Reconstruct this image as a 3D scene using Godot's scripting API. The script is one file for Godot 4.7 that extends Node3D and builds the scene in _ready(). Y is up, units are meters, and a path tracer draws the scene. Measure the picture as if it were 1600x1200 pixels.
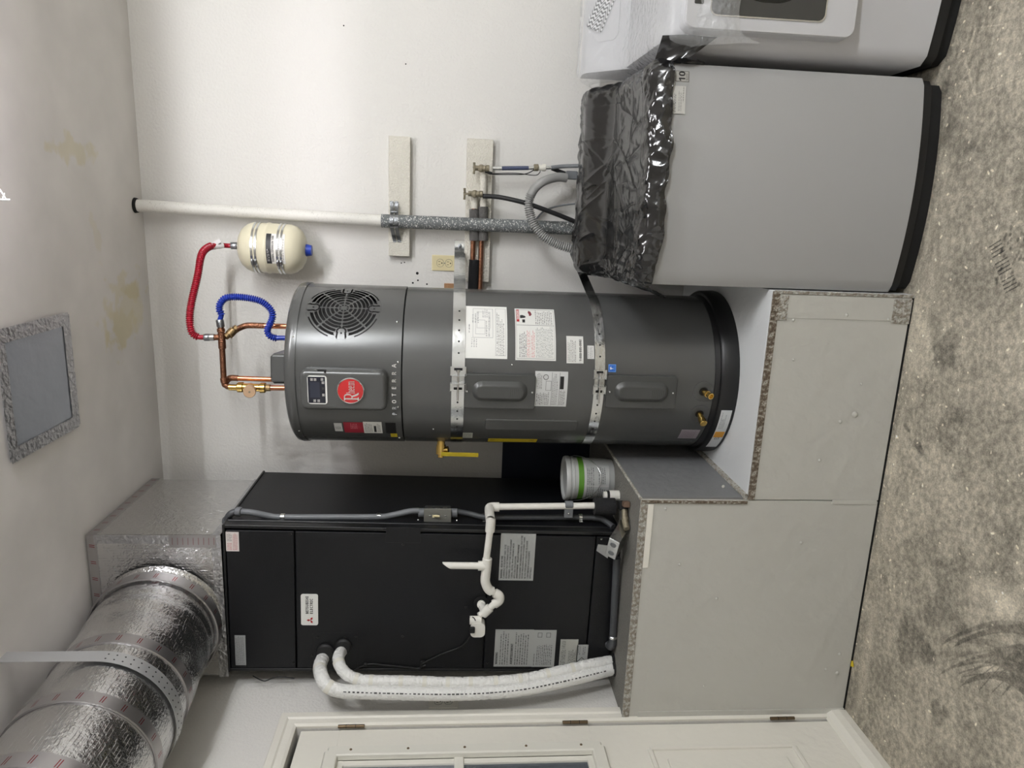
extends Node3D
# A garage corner: black air handler on a stepped grey platform, tank water heater, bagged washer, wrapped dryer.

const EYE := Vector3(0, 1.57, 0)
const FOCAL := 1109.0            # pixels, of a 1600 x 1200 frame
var cam_f: Vector3
var cam_r: Vector3
var cam_u: Vector3
var taken := {}
var M := {}
const ZB := -3.27                # back wall
const XL := -1.865               # left wall
const CEIL := 2.92
const ZF := -2.33                # platform front
const PT := 0.893                # upper platform top
const NT := 0.502                # lower platform top
const AX := -0.5967              # water heater axis
const AZ := -2.845
const RH := 0.311
const FZ := -2.54                # air handler front

# ------------------------------------------------------------------ mesh building
class MB:
	var st := SurfaceTool.new()
	var n := 0
	func _init():
		st.begin(Mesh.PRIMITIVE_TRIANGLES)
	func vert(p: Vector3, nn: Vector3, u: Vector2):
		st.set_normal(nn); st.set_uv(u); st.add_vertex(p); n += 1
	func tri(a: Vector3, b: Vector3, c: Vector3, na: Vector3, nb: Vector3, nc: Vector3, ua := Vector2.ZERO, ub := Vector2.ZERO, uc := Vector2.ZERO):
		var g := (b - a).cross(c - a)
		if g.length_squared() < 1e-18: return
		vert(a, na, ua)
		if g.dot(na + nb + nc) > 0.0:
			vert(c, nc, uc); vert(b, nb, ub)
		else:
			vert(b, nb, ub); vert(c, nc, uc)
	func quad(a: Vector3, b: Vector3, c: Vector3, d: Vector3, nn: Vector3, u0 := Vector2(0, 0), u1 := Vector2(1, 1)):
		# a bottom-left, b bottom-right, c top-right, d top-left
		var ua := Vector2(u0.x, u1.y); var ub := Vector2(u1.x, u1.y); var uc := Vector2(u1.x, u0.y); var ud := Vector2(u0.x, u0.y)
		tri(a, b, c, nn, nn, nn, ua, ub, uc); tri(a, c, d, nn, nn, nn, ua, uc, ud)
	func quadn(p: Array, nn: Array, u: Array):
		tri(p[0], p[1], p[2], nn[0], nn[1], nn[2], u[0], u[1], u[2]); tri(p[0], p[2], p[3], nn[0], nn[2], nn[3], u[0], u[2], u[3])
	func box(c: Vector3, s: Vector3, bev := 0.0, B := Basis()):
		var h := s / 2.0
		bev = minf(bev, minf(h.x, minf(h.y, h.z)) * 0.98)
		var ax := [Vector3.RIGHT, Vector3.UP, Vector3.BACK]
		for k in 3:
			for sg in [-1.0, 1.0]:
				var nn: Vector3 = ax[k] * sg
				var i := (k + 1) % 3; var j := (k + 2) % 3
				var u: Vector3 = ax[i] * (h[i] - bev); var v: Vector3 = ax[j] * (h[j] - bev); var o: Vector3 = nn * h[k]
				# uv: for the z faces u runs along x and v down y
				if k == 2:
					quad(c + B * (o - u - v), c + B * (o + u - v), c + B * (o + u + v), c + B * (o - u + v), B * nn)
				elif k == 0:
					quad(c + B * (o - v - u), c + B * (o + v - u), c + B * (o + v + u), c + B * (o - v + u), B * nn)
				else:
					quad(c + B * (o - v - u), c + B * (o - v + u), c + B * (o + v + u), c + B * (o + v - u), B * nn)
		if bev <= 0.0: return
		for k in 3:
			var i := (k + 1) % 3; var j := (k + 2) % 3
			for si in [-1.0, 1.0]:
				for sj in [-1.0, 1.0]:
					var ni: Vector3 = ax[i] * si; var nj: Vector3 = ax[j] * sj
					var e: Vector3 = ax[k] * (h[k] - bev)
					var p1: Vector3 = ni * h[i] + nj * (h[j] - bev); var p2: Vector3 = ni * (h[i] - bev) + nj * h[j]
					var q := [c + B * (p1 - e), c + B * (p1 + e), c + B * (p2 + e), c + B * (p2 - e)]
					quadn(q, [B * ni, B * ni, B * nj, B * nj], [Vector2.ZERO, Vector2.ZERO, Vector2.ZERO, Vector2.ZERO])
		for sx in [-1.0, 1.0]:
			for sy in [-1.0, 1.0]:
				for sz in [-1.0, 1.0]:
					var s3 := Vector3(sx, sy, sz)
					var b := h - Vector3(bev, bev, bev)
					tri(c + B * (s3 * Vector3(h.x, b.y, b.z)), c + B * (s3 * Vector3(b.x, h.y, b.z)), c + B * (s3 * Vector3(b.x, b.y, h.z)), B * Vector3(sx, 0, 0), B * Vector3(0, sy, 0), B * Vector3(0, 0, sz))
	func tube(path: Array, rad, sides := 14, caps := true, uvs := 1.0):
		var m := path.size()
		var tan := []
		for i in m:
			var t: Vector3 = path[mini(i + 1, m - 1)] - path[maxi(i - 1, 0)]
			tan.append(t.normalized())
		var nrm := Vector3.UP if absf(tan[0].y) < 0.9 else Vector3.RIGHT
		nrm = (nrm - tan[0] * nrm.dot(tan[0])).normalized()
		var rings := []; var norms := []
		var along := 0.0; var vs := []
		for i in m:
			if i > 0:
				var ax: Vector3 = tan[i - 1].cross(tan[i])
				if ax.length() > 1e-6: nrm = nrm.rotated(ax.normalized(), tan[i - 1].angle_to(tan[i]))
				nrm = (nrm - tan[i] * nrm.dot(tan[i])).normalized()
				along += path[i].distance_to(path[i - 1])
			vs.append(along)
			var bi: Vector3 = tan[i].cross(nrm)
			var r: float = rad[i] if rad is Array else rad
			var slope := 0.0
			if rad is Array:
				var i0 := maxi(i - 1, 0); var i1 := mini(i + 1, m - 1)
				var dl: float = path[i1].distance_to(path[i0])
				if dl > 1e-6: slope = (rad[i1] - rad[i0]) / dl
			var ring := []; var nr := []
			for k in sides + 1:
				var a := TAU * k / sides
				var d: Vector3 = nrm * cos(a) + bi * sin(a)
				ring.append(path[i] + d * r); nr.append((d - tan[i] * slope).normalized())
			rings.append(ring); norms.append(nr)
		for i in m - 1:
			for k in sides:
				var r0: float = (rad[i] if rad is Array else rad)
				var u0 := float(k) / sides * TAU * r0 * uvs; var u1 := float(k + 1) / sides * TAU * r0 * uvs
				quadn([rings[i][k], rings[i][k + 1], rings[i + 1][k + 1], rings[i + 1][k]], [norms[i][k], norms[i][k + 1], norms[i + 1][k + 1], norms[i + 1][k]],
					[Vector2(u0, vs[i] * uvs), Vector2(u1, vs[i] * uvs), Vector2(u1, vs[i + 1] * uvs), Vector2(u0, vs[i + 1] * uvs)])
		if caps:
			for e in [0, m - 1]:
				var nn: Vector3 = -tan[0] if e == 0 else tan[m - 1]
				for k in sides:
					tri(path[e], rings[e][k], rings[e][k + 1], nn, nn, nn)
	func lathe(prof: Array, o: Vector3, B := Basis(), segs := 40, a0 := 0.0, a1 := TAU, sharp := 0.75):
		# prof: Vector2(radius, height) going so that the outside lies to the one side; B.y is the axis, angle 0 is B.z, towards B.x
		var m := prof.size()
		var sn := []
		for i in m - 1:
			var d: Vector2 = (prof[i + 1] - prof[i]).normalized()
			sn.append(Vector2(d.y, -d.x))
		for i in m - 1:
			var n0: Vector2 = sn[i]; var n1: Vector2 = sn[i]
			if i > 0 and sn[i - 1].dot(sn[i]) > sharp: n0 = (sn[i - 1] + sn[i]).normalized()
			if i < m - 2 and sn[i + 1].dot(sn[i]) > sharp: n1 = (sn[i + 1] + sn[i]).normalized()
			for k in segs:
				var p := []; var q := []; var uu := []
				for e in [[i, k, n0], [i, k + 1, n0], [i + 1, k + 1, n1], [i + 1, k, n1]]:
					var a := lerpf(a0, a1, float(e[1]) / segs)
					var dir := Vector3(sin(a), 0, cos(a))
					var pr: Vector2 = prof[e[0]]
					p.append(o + B * (dir * pr.x + Vector3.UP * pr.y))
					q.append(B * (dir * e[2].x + Vector3.UP * e[2].y))
					uu.append(Vector2(float(e[1]) / segs, 1.0 - float(e[0]) / (m - 1)))
				quadn(p, q, uu)
	func patch(o: Vector3, r: float, az0: float, az1: float, y0: float, y1: float, th := 0.0006, segs := 10):
		# a curved label on an upright cylinder; degrees; az0 is the edge read first
		for k in segs:
			var a := deg_to_rad(lerpf(az0, az1, float(k) / segs)); var b := deg_to_rad(lerpf(az0, az1, float(k + 1) / segs))
			var da := Vector3(sin(a), 0, cos(a)); var db := Vector3(sin(b), 0, cos(b))
			var A := o + da * (r + th); var Bq := o + db * (r + th)
			var u0 := float(k) / segs; var u1 := float(k + 1) / segs
			quadn([A + Vector3(0, y0, 0), Bq + Vector3(0, y0, 0), Bq + Vector3(0, y1, 0), A + Vector3(0, y1, 0)], [da, db, db, da], [Vector2(u0, 1), Vector2(u1, 1), Vector2(u1, 0), Vector2(u0, 0)])
			var A2 := o + da * r; var B2 := o + db * r
			for e in [[y0, Vector3.DOWN], [y1, Vector3.UP]]:
				var yy := Vector3(0, e[0], 0)
				quadn([A + yy, Bq + yy, B2 + yy, A2 + yy], [e[1], e[1], e[1], e[1]], [Vector2(u0, 0), Vector2(u1, 0), Vector2(u1, 0), Vector2(u0, 0)])
		for e in [[az0, -1.0], [az1, 1.0]]:
			var a := deg_to_rad(e[0]); var d := Vector3(sin(a), 0, cos(a)); var t: Vector3 = Vector3(cos(a), 0, -sin(a)) * (e[1] if az1 > az0 else -e[1])
			quadn([o + d * r + Vector3(0, y0, 0), o + d * (r + th) + Vector3(0, y0, 0), o + d * (r + th) + Vector3(0, y1, 0), o + d * r + Vector3(0, y1, 0)], [t, t, t, t], [Vector2.ZERO, Vector2.ZERO, Vector2.ZERO, Vector2.ZERO])
	func prism(poly: PackedVector2Array, depth: float, xf: Transform3D, smooth := false):
		# poly in the xy plane of xf, extruded from z = 0 to z = depth
		var idx := Geometry2D.triangulate_polygon(poly)
		var lo := poly[0]; var hi := poly[0]
		for p in poly: lo = lo.min(p); hi = hi.max(p)
		var sz := (hi - lo).max(Vector2(1e-6, 1e-6))
		for i in range(0, idx.size(), 3):
			for z in [[0.0, -1.0], [depth, 1.0]]:
				var q := []; var u := []
				for k in 3:
					var p := poly[idx[i + k]]
					q.append(xf * Vector3(p.x, p.y, z[0])); u.append(Vector2((p.x - lo.x) / sz.x, 1.0 - (p.y - lo.y) / sz.y))
				var nn: Vector3 = xf.basis * Vector3(0, 0, z[1])
				tri(q[0], q[1], q[2], nn, nn, nn, u[0], u[1], u[2])
		var c := poly.size()
		var area := 0.0
		for i in c: area += poly[i].cross(poly[(i + 1) % c])
		var s := signf(area)
		var en := []
		for i in c:
			var d := (poly[(i + 1) % c] - poly[i]).normalized()
			en.append(Vector2(d.y, -d.x) * s)
		for i in c:
			var a := poly[i]; var b := poly[(i + 1) % c]
			var n0: Vector2 = en[i]; var n1: Vector2 = en[i]
			if smooth:
				if en[(i + c - 1) % c].dot(en[i]) > 0.7: n0 = (en[(i + c - 1) % c] + en[i]).normalized()
				if en[(i + 1) % c].dot(en[i]) > 0.7: n1 = (en[(i + 1) % c] + en[i]).normalized()
			var m0 := xf.basis * Vector3(n0.x, n0.y, 0); var m1 := xf.basis * Vector3(n1.x, n1.y, 0)
			quadn([xf * Vector3(a.x, a.y, 0), xf * Vector3(b.x, b.y, 0), xf * Vector3(b.x, b.y, depth), xf * Vector3(a.x, a.y, depth)], [m0, m1, m1, m0], [Vector2.ZERO, Vector2.ZERO, Vector2.ZERO, Vector2.ZERO])
	func grid(g: Array, flip := false):
		# rows of points, smooth normals from neighbours
		var h := g.size(); var w: int = g[0].size()
		var nn := []
		for i in h:
			var row := []
			for j in w:
				var du: Vector3 = g[i][mini(j + 1, w - 1)] - g[i][maxi(j - 1, 0)]
				var dv: Vector3 = g[mini(i + 1, h - 1)][j] - g[maxi(i - 1, 0)][j]
				var q := du.cross(dv)
				if q.length() < 1e-12: q = Vector3.UP
				row.append((-q if flip else q).normalized())
			nn.append(row)
		for i in h - 1:
			for j in w - 1:
				quadn([g[i][j], g[i][j + 1], g[i + 1][j + 1], g[i + 1][j]], [nn[i][j], nn[i][j + 1], nn[i + 1][j + 1], nn[i + 1][j]],
					[Vector2(float(j) / (w - 1), float(i) / (h - 1)), Vector2(float(j + 1) / (w - 1), float(i) / (h - 1)), Vector2(float(j + 1) / (w - 1), float(i + 1) / (h - 1)), Vector2(float(j) / (w - 1), float(i + 1) / (h - 1))])
	func ribbon(path: Array, outs: Array, w: Vector3, th: float):
		# a flat strap along a path: outs are its outward normals, w half its width as a vector or an array of them
		for i in path.size() - 1:
			var wa: Vector3 = w; var a: Vector3 = path[i]; var b: Vector3 = path[i + 1]; var na: Vector3 = outs[i]; var nb: Vector3 = outs[i + 1]
			quadn([a - wa + na * th, b - wa + nb * th, b + wa + nb * th, a + wa + na * th], [na, nb, nb, na], [Vector2(0, 0), Vector2(1, 0), Vector2(1, 1), Vector2(0, 1)])
			quadn([a - wa, b - wa, b + wa, a + wa], [-na, -nb, -nb, -na], [Vector2(0, 0), Vector2(1, 0), Vector2(1, 1), Vector2(0, 1)])
			for s in [-1.0, 1.0]:
				var e: Vector3 = wa.normalized() * s
				quadn([a + wa * s, b + wa * s, b + wa * s + nb * th, a + wa * s + na * th], [e, e, e, e], [Vector2.ZERO, Vector2.ZERO, Vector2.ZERO, Vector2.ZERO])
	func sphere(c: Vector3, r: float, B := Basis(), segs := 12):
		var prof := []
		for i in 9:
			var a := -PI / 2 + PI * i / 8
			prof.append(Vector2(maxf(cos(a), 0.0) * r, sin(a) * r))
		lathe(prof, c, B, segs)
	func mesh() -> ArrayMesh:
		st.index()
		return st.commit()

func catmull(p: Array, per := 8) -> Array:
	var out := []
	for i in p.size() - 1:
		var a: Vector3 = p[maxi(i - 1, 0)]; var b: Vector3 = p[i]; var c: Vector3 = p[i + 1]; var d: Vector3 = p[mini(i + 2, p.size() - 1)]
		for k in per:
			out.append(b.cubic_interpolate(c, a, d, float(k) / per))
	out.append(p[-1])
	return out

func resample(p: Array, step: float) -> Array:
	var out := [p[0]]
	var left: float = step
	for i in p.size() - 1:
		var a: Vector3 = p[i]; var b: Vector3 = p[i + 1]
		var d := a.distance_to(b); var t: float = left
		while t <= d:
			out.append(a.lerp(b, t / d)); t += step
		left = t - d
	if out[-1].distance_to(p[-1]) > step * 0.3: out.append(p[-1])
	return out

func rounded(w: float, h: float, r: float, n := 5, c := Vector2.ZERO) -> PackedVector2Array:
	var o := PackedVector2Array()
	for q in [[1, 1, 0.0], [-1, 1, 90.0], [-1, -1, 180.0], [1, -1, 270.0]]:
		for k in n + 1:
			var a := deg_to_rad(q[2] + 90.0 * k / n)
			o.append(c + Vector2(q[0] * (w / 2 - r), q[1] * (h / 2 - r)) + Vector2(cos(a), sin(a)) * r)
	return o

func axis_basis(dir: Vector3) -> Basis:   # a basis whose y is dir
	var y := dir.normalized()
	var x := (Vector3.UP if absf(y.y) < 0.9 else Vector3.BACK).cross(y).normalized()
	return Basis(x, y, x.cross(y))

# ------------------------------------------------------------------ where a pixel of the photograph lies on a known plane
func ray(x: float, y: float) -> Vector3:
	return cam_f + cam_r * ((1200.0 - y - 600.0) / FOCAL) - cam_u * ((x - 800.0) / FOCAL)
func pz(x: float, y: float, z: float) -> Vector3:
	var d := ray(x, y); return EYE + d * ((z - EYE.z) / d.z)
func px(x: float, y: float, wx: float) -> Vector3:
	var d := ray(x, y); return EYE + d * ((wx - EYE.x) / d.x)
func py(x: float, y: float, wy: float) -> Vector3:
	var d := ray(x, y); return EYE + d * ((wy - EYE.y) / d.y)

# ------------------------------------------------------------------ objects
func numbered(called: String) -> String:
	if not taken.has(called):
		taken[called] = 0
		return called
	taken[called] += 1
	return "%s_%03d" % [called, taken[called]]
func offset(p: Node) -> Vector3:
	var s := Vector3.ZERO
	while p != self and p is Node3D:
		s += p.position; p = p.get_parent()
	return s
func thing(called: String, label: String, category: String, at := Vector3.ZERO, group := "") -> Node3D:
	var o := Node3D.new(); o.name = numbered(called); add_child(o); o.position = at
	o.set_meta("label", label); o.set_meta("category", category)
	if group: o.set_meta("group", group)
	return o
func part(called: String, b: MB, m: Material, parent: Node, label := "") -> MeshInstance3D:
	var o := MeshInstance3D.new(); o.name = called; o.mesh = b.mesh(); o.material_override = m
	parent.add_child(o, true)
	if parent != self: o.position = -offset(parent)
	if label: o.set_meta("label", label)
	return o
func single(called: String, b: MB, m: Material, label: String, category: String, group := "") -> MeshInstance3D:
	var o := MeshInstance3D.new(); o.name = numbered(called); o.mesh = b.mesh(); o.material_override = m; add_child(o)
	o.set_meta("label", label); o.set_meta("category", category)
	if group: o.set_meta("group", group)
	return o
func struct(called: String, b: MB, m: Material) -> MeshInstance3D:
	var o := MeshInstance3D.new(); o.name = called; o.mesh = b.mesh(); o.material_override = m; add_child(o, true); o.set_meta("kind", "structure")
	return o
# lettering: a thin raised text; xf puts its centre, x along the line, z out of the surface; bend = radius of an upright cylinder to wrap it on
func letters(s: String, h: float, m: Material, parent: Node, xf: Transform3D, bold := false, width := 0.0, serif := false, bend := 0.0) -> MeshInstance3D:
	var f := SystemFont.new(); f.font_names = PackedStringArray(["Droid Serif" if serif else "Droid Sans"]); f.font_weight = 700 if bold else 400
	var t := TextMesh.new(); t.text = s; t.font = f; t.font_size = 32; t.pixel_size = 0.01; t.depth = 0.02; t.curve_step = 2.0
	var a := t.surface_get_arrays(0)
	var v: PackedVector3Array = a[Mesh.ARRAY_VERTEX]; var nn: PackedVector3Array = a[Mesh.ARRAY_NORMAL]
	var lo := Vector3.INF; var hi := -Vector3.INF
	for p in v: lo = lo.min(p); hi = hi.max(p)
	var c := (lo + hi) / 2
	var sy := h / maxf(hi.y - lo.y, 0.01); var sx := sy
	if width > 0.0: sx = width / maxf(hi.x - lo.x, 0.01)
	for i in v.size():
		var p := v[i] - c
		var q := Vector3(p.x * sx, p.y * sy, (p.z / maxf(hi.z - lo.z, 1e-4) + 0.5) * 0.0004)
		var nq := nn[i]
		if bend > 0.0:
			var ang := q.x / bend
			nq = nq.rotated(Vector3.UP, ang)
			q = Vector3(sin(ang) * (bend + q.z), q.y, cos(ang) * (bend + q.z) - bend)
		v[i] = xf * q; nn[i] = (xf.basis * nq).normalized()
	a[Mesh.ARRAY_VERTEX] = v; a[Mesh.ARRAY_NORMAL] = nn; a[Mesh.ARRAY_TANGENT] = null
	var am := ArrayMesh.new(); am.add_surface_from_arrays(Mesh.PRIMITIVE_TRIANGLES, a)
	var o := MeshInstance3D.new(); o.name = "lettering"; o.mesh = am; o.material_override = m
	parent.add_child(o, true); o.position = -offset(parent)
	return o

# ------------------------------------------------------------------ materials
func mat(c: Color, rough := 0.6, metal := 0.0, spec := 0.5) -> StandardMaterial3D:
	var m := StandardMaterial3D.new(); m.albedo_color = c; m.roughness = rough; m.metallic = metal; m.metallic_specular = spec
	return m
func hexc(r: int, g: int, b: int) -> Color: return Color(r / 255.0, g / 255.0, b / 255.0)
func noise_tex(freq: float, size := 512, normal := false, strength := 4.0, kind := FastNoiseLite.TYPE_SIMPLEX, sd := 1, oct := 4) -> NoiseTexture2D:
	var n := FastNoiseLite.new(); n.seed = sd; n.frequency = freq; n.noise_type = kind; n.fractal_octaves = oct
	var t := NoiseTexture2D.new(); t.width = size; t.height = size; t.seamless = true; t.noise = n; t.as_normal_map = normal; t.bump_strength = strength
	return t
func bumpy(m: StandardMaterial3D, t: Texture2D, scale: float, strength: float, world := true) -> StandardMaterial3D:
	m.normal_enabled = true; m.normal_texture = t; m.normal_scale = strength
	m.uv1_triplanar = true; m.uv1_world_triplanar = world; m.uv1_scale = Vector3.ONE * scale
	return m
func noise_img(w: int, h: int, freq: float, sd: int, oct := 4, kind := FastNoiseLite.TYPE_SIMPLEX, stretch := 1.0) -> PackedByteArray:
	var n := FastNoiseLite.new(); n.seed = sd; n.frequency = freq; n.noise_type = kind; n.fractal_octaves = oct
	var im := n.get_image(int(w / stretch), h, false, false, true)
	if stretch != 1.0: im.resize(w, h, Image.INTERPOLATE_BILINEAR)
	im.convert(Image.FORMAT_L8)
	return im.get_data()
# small print that cannot be read: rows of dashes. blocks: [x0, y0, x1, y1, row height, colour, share of row filled]
func print_tex(w: int, h: int, paper: Color, blocks: Array, sd := 1) -> ImageTexture:
	var rng := RandomNumberGenerator.new(); rng.seed = sd
	var im := Image.create(w, h, false, Image.FORMAT_RGB8); im.fill(paper)
	for b in blocks:
		if b.size() == 6 and b[4] == 0:
			im.fill_rect(Rect2i(b[0], b[1], b[2] - b[0], b[3] - b[1]), b[5]); continue
		if b.size() == 6 and b[4] < 0:      # outline
			var t: int = -b[4]
			for q in [[b[0], b[1], b[2], b[1] + t], [b[0], b[3] - t, b[2], b[3]], [b[0], b[1], b[0] + t, b[3]], [b[2] - t, b[1], b[2], b[3]]]:
				im.fill_rect(Rect2i(q[0], q[1], q[2] - q[0], q[3] - q[1]), b[5])
			continue
		var y: int = b[1]
		while y + b[4] <= b[3]:
			var x: int = b[0]
			var stop: int = b[2] - (rng.randi_range(0, int((b[2] - b[0]) * (1.0 - b[6]))) if b[6] < 1.0 else 0)
			while x < stop:
				var l := mini(rng.randi_range(2, 9), stop - x)
				for k in l:
					for yy in maxi(1, b[4] / 2):
						if rng.randf() < 0.8: im.set_pixel(x + k, y + yy, (b[5] as Color).lerp(paper, rng.randf() * 0.5))
				x += l + 2
			y += b[4]
	return ImageTexture.create_from_image(im)
func printed(t: Texture2D, rough := 0.5) -> StandardMaterial3D:
	var m := mat(Color.WHITE, rough); m.albedo_texture = t
	return m

func stain(buf: PackedFloat32Array, w: int, h: int, cx: float, cy: float, rx: float, ry: float, rot: float, amt: float, edge: PackedByteArray, ragged := 0.5):
	var R := int(maxf(rx, ry) * 1.5)
	var c := cos(rot); var s := sin(rot)
	for y in range(maxi(0, int(cy) - R), mini(h, int(cy) + R)):
		for x in range(maxi(0, int(cx) - R), mini(w, int(cx) + R)):
			var dx := x - cx; var dy := y - cy
			var u := (dx * c + dy * s) / rx; var v := (-dx * s + dy * c) / ry
			var d := sqrt(u * u + v * v) + (edge[y * w + x] / 255.0 - 0.5) * ragged * 2.0
			if d < 1.0: buf[y * w + x] += amt * smoothstep(1.0, 0.6, d)

func floor_tex() -> ImageTexture:   # 4 m by 2 m of worn concrete, x -2.4..1.6, z -3.2..-1.2
	var w := 2048; var h := 1024
	var big := noise_img(w, h, 0.0035, 3, 4); var mid := noise_img(w, h, 0.012, 5, 5); var fine := noise_img(w, h, 0.06, 8, 4)
	var grit := noise_img(w, h, 0.8, 11, 1, FastNoiseLite.TYPE_VALUE); var pits := noise_img(w, h, 0.045, 21, 2, FastNoiseLite.TYPE_CELLULAR)
	var add := PackedFloat32Array(); add.resize(w * h)
	var rng := RandomNumberGenerator.new(); rng.seed = 7
	var at := func(x: float, z: float) -> Vector2: return Vector2((x + 2.4) * 512.0, (z + 3.2) * 512.0)
	# darker damp blotches
	for s in [[0.30, -2.25, 0.05, 0.08, 0.3, -0.10], [-0.35, -2.12, 0.09, 0.05, 0.6, -0.13], [-0.62, -2.05, 0.10, 0.06, 0.2, -0.10], [-0.30, -2.20, 0.05, 0.04, 0.0, -0.11], [-0.70, -2.17, 0.02, 0.05, 0.5, -0.20], [-0.66, -2.24, 0.014, 0.035, 0.4, -0.16],
			[-1.10, -1.9, 0.2, 0.1, 0.4, -0.07], [-1.35, -2.02, 0.1, 0.1, 0.0, -0.10], [0.16, -2.3, 0.05, 0.04, 0.1, -0.08], [-0.95, -1.75, 0.2, 0.08, 0.2, -0.06], [0.42, -2.36, 0.07, 0.025, 0.1, -0.14], [-1.5, -1.85, 0.06, 0.04, 0.3, -0.12]]:
		var p: Vector2 = at.call(s[0], s[1]); stain(add, w, h, p.x, p.y, s[2] * 512, s[3] * 512, s[4], s[5], mid)
	for s in [[-1.0, -1.72, 0.05, 0.09, 0.1, 0.16], [-1.22, -1.70, 0.04, 0.05, 0.1, 0.13], [-0.55, -2.24, 0.03, 0.03, 0.1, 0.12], [0.1, -2.32, 0.2, 0.05, 0.1, 0.06], [-0.25, -2.27, 0.2, 0.06, 0.2, 0.08], [-1.55, -2.25, 0.22, 0.03, 0.0, 0.10], [-0.9, -2.28, 0.3, 0.03, 0.0, 0.08]]:
		var p: Vector2 = at.call(s[0], s[1]); stain(add, w, h, p.x, p.y, s[2] * 512, s[3] * 512, s[4], s[5], fine, 0.8)
	# scrub strokes of dried dirty water
	for k in 26:
		var a: Vector2 = at.call(-1.32 + rng.randf_range(-0.05, 0.1) + k * 0.004, -1.9 + k * 0.012)
		var b: Vector2 = at.call(-1.0 - rng.randf_range(0.0, 0.22), -1.52 + rng.randf_range(-0.06, 0.03) + k * 0.002)
		var wd := rng.randf_range(2.0, 11.0); var am := rng.randf_range(-0.14, -0.04)
		for t in 260:
			var f := t / 260.0
			var p := a.lerp(b, f) + Vector2(sin(f * PI) * 22.0, 0)
			for dy in range(-int(wd), int(wd)):
				var q := Vector2i(p + Vector2(dy, dy * 0.5))
				if q.x >= 0 and q.y >= 0 and q.x < w and q.y < h and add[q.y * w + q.x] > -0.16: add[q.y * w + q.x] += am * 0.5
	# a shoe print: bars and cells
	for k in 15:
		var c := Vector2(-0.02, -2.0) + Vector2(-0.0095, 0.0075) * k
		for t in range(-22, 23):
			var p: Vector2 = at.call(c.x, c.y); p += Vector2(0.5, 0.87) * t * 0.55
			for dx in 2:
				if k % 5 != 4 and int(p.x) + dx < w and int(p.y) < h: add[int(p.y) * w + int(p.x) + dx] -= 0.16
	for k in 40:
		var p: Vector2 = at.call(rng.randf_range(-0.13, 0.03), rng.randf_range(-1.97, -1.88)); stain(add, w, h, p.x, p.y, 4, 3, 0, -0.16, fine, 0.1)
	# pale streak and drops of white paint
	for seg in [[Vector2(0.60, -2.12), Vector2(0.62, -2.25)], [Vector2(0.62, -2.25), Vector2(0.53, -2.27)], [Vector2(0.53, -2.27), Vector2(0.42, -2.20)], [Vector2(0.42, -2.20), Vector2(0.44, -2.02)]]:
		for t in 200:
			var q: Vector2 = seg[0].lerp(seg[1], t / 200.0); var p: Vector2 = at.call(q.x, q.y)
			for i in range(-2, 3):
				var yy := int(p.y) + i
				if yy >= 0 and yy < h: add[yy * w + int(p.x)] = 0.10
	for k in 420:
		var p: Vector2 = at.call(rng.randf_range(-1.9, 1.2), -2.36 + pow(rng.randf(), 1.6) * 1.0)
		var r := rng.randf_range(0.8, 2.6); stain(add, w, h, p.x, p.y, r, r * rng.randf_range(1.0, 2.2), rng.randf() * 3.0, 0.33, fine, 0.2)
	var out := PackedByteArray(); out.resize(w * h * 3)
	for i in w * h:
		var v := 0.0 + (big[i] - 128) * 0.0006 + (mid[i] - 128) * 0.00045 + (fine[i] - 128) * 0.0009 + (grit[i] - 128) * 0.0008 + add[i]
		if pits[i] < 14: v -= 0.04
		var k := 0.655 + v
		out[i * 3] = clampi(int(k * 256.0), 0, 255); out[i * 3 + 1] = clampi(int(k * 0.958 * 256.0), 0, 255); out[i * 3 + 2] = clampi(int(k * 0.868 * 256.0), 0, 255)
	return ImageTexture.create_from_image(Image.create_from_data(w, h, false, Image.FORMAT_RGB8, out))

func ceiling_tex() -> ImageTexture:  # 4 m by 4 m from the back wall on, x -2.1..1.9, z -3.3..0.7, with water stains
	var w := 1024; var h := 1024
	var big := noise_img(w, h, 0.01, 31, 4); var mid := noise_img(w, h, 0.03, 32, 4)
	var add := PackedFloat32Array(); add.resize(w * h)
	for s in [[-0.45, -3.03, 0.16, 0.20, 0.3, 0.5], [-0.36, -3.12, 0.05, 0.1, 0.0, 0.5], [-0.50, -2.98, 0.10, 0.13, 0.3, 0.35], [0.17, -2.74, 0.05, 0.17, 0.0, 0.55], [-0.15, -2.85, 0.10, 0.03, 0.3, 0.25]]:
		stain(add, w, h, (s[0] + 2.1) * 256, (s[1] + 3.3) * 256, s[2] * 256, s[3] * 256, s[4], s[5], mid, 0.6)
	var out := PackedByteArray(); out.resize(w * h * 3)
	for i in w * h:
		var k := 0.88 + (big[i] - 128) * 0.0002
		var a := clampf(add[i], 0.0, 1.0)
		out[i * 3] = int((k - a * 0.04) * 255); out[i * 3 + 1] = int((k * 0.985 - a * 0.06) * 255); out[i * 3 + 2] = int((k * 0.965 - a * 0.16) * 255)
	return ImageTexture.create_from_image(Image.create_from_data(w, h, false, Image.FORMAT_RGB8, out))

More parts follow.
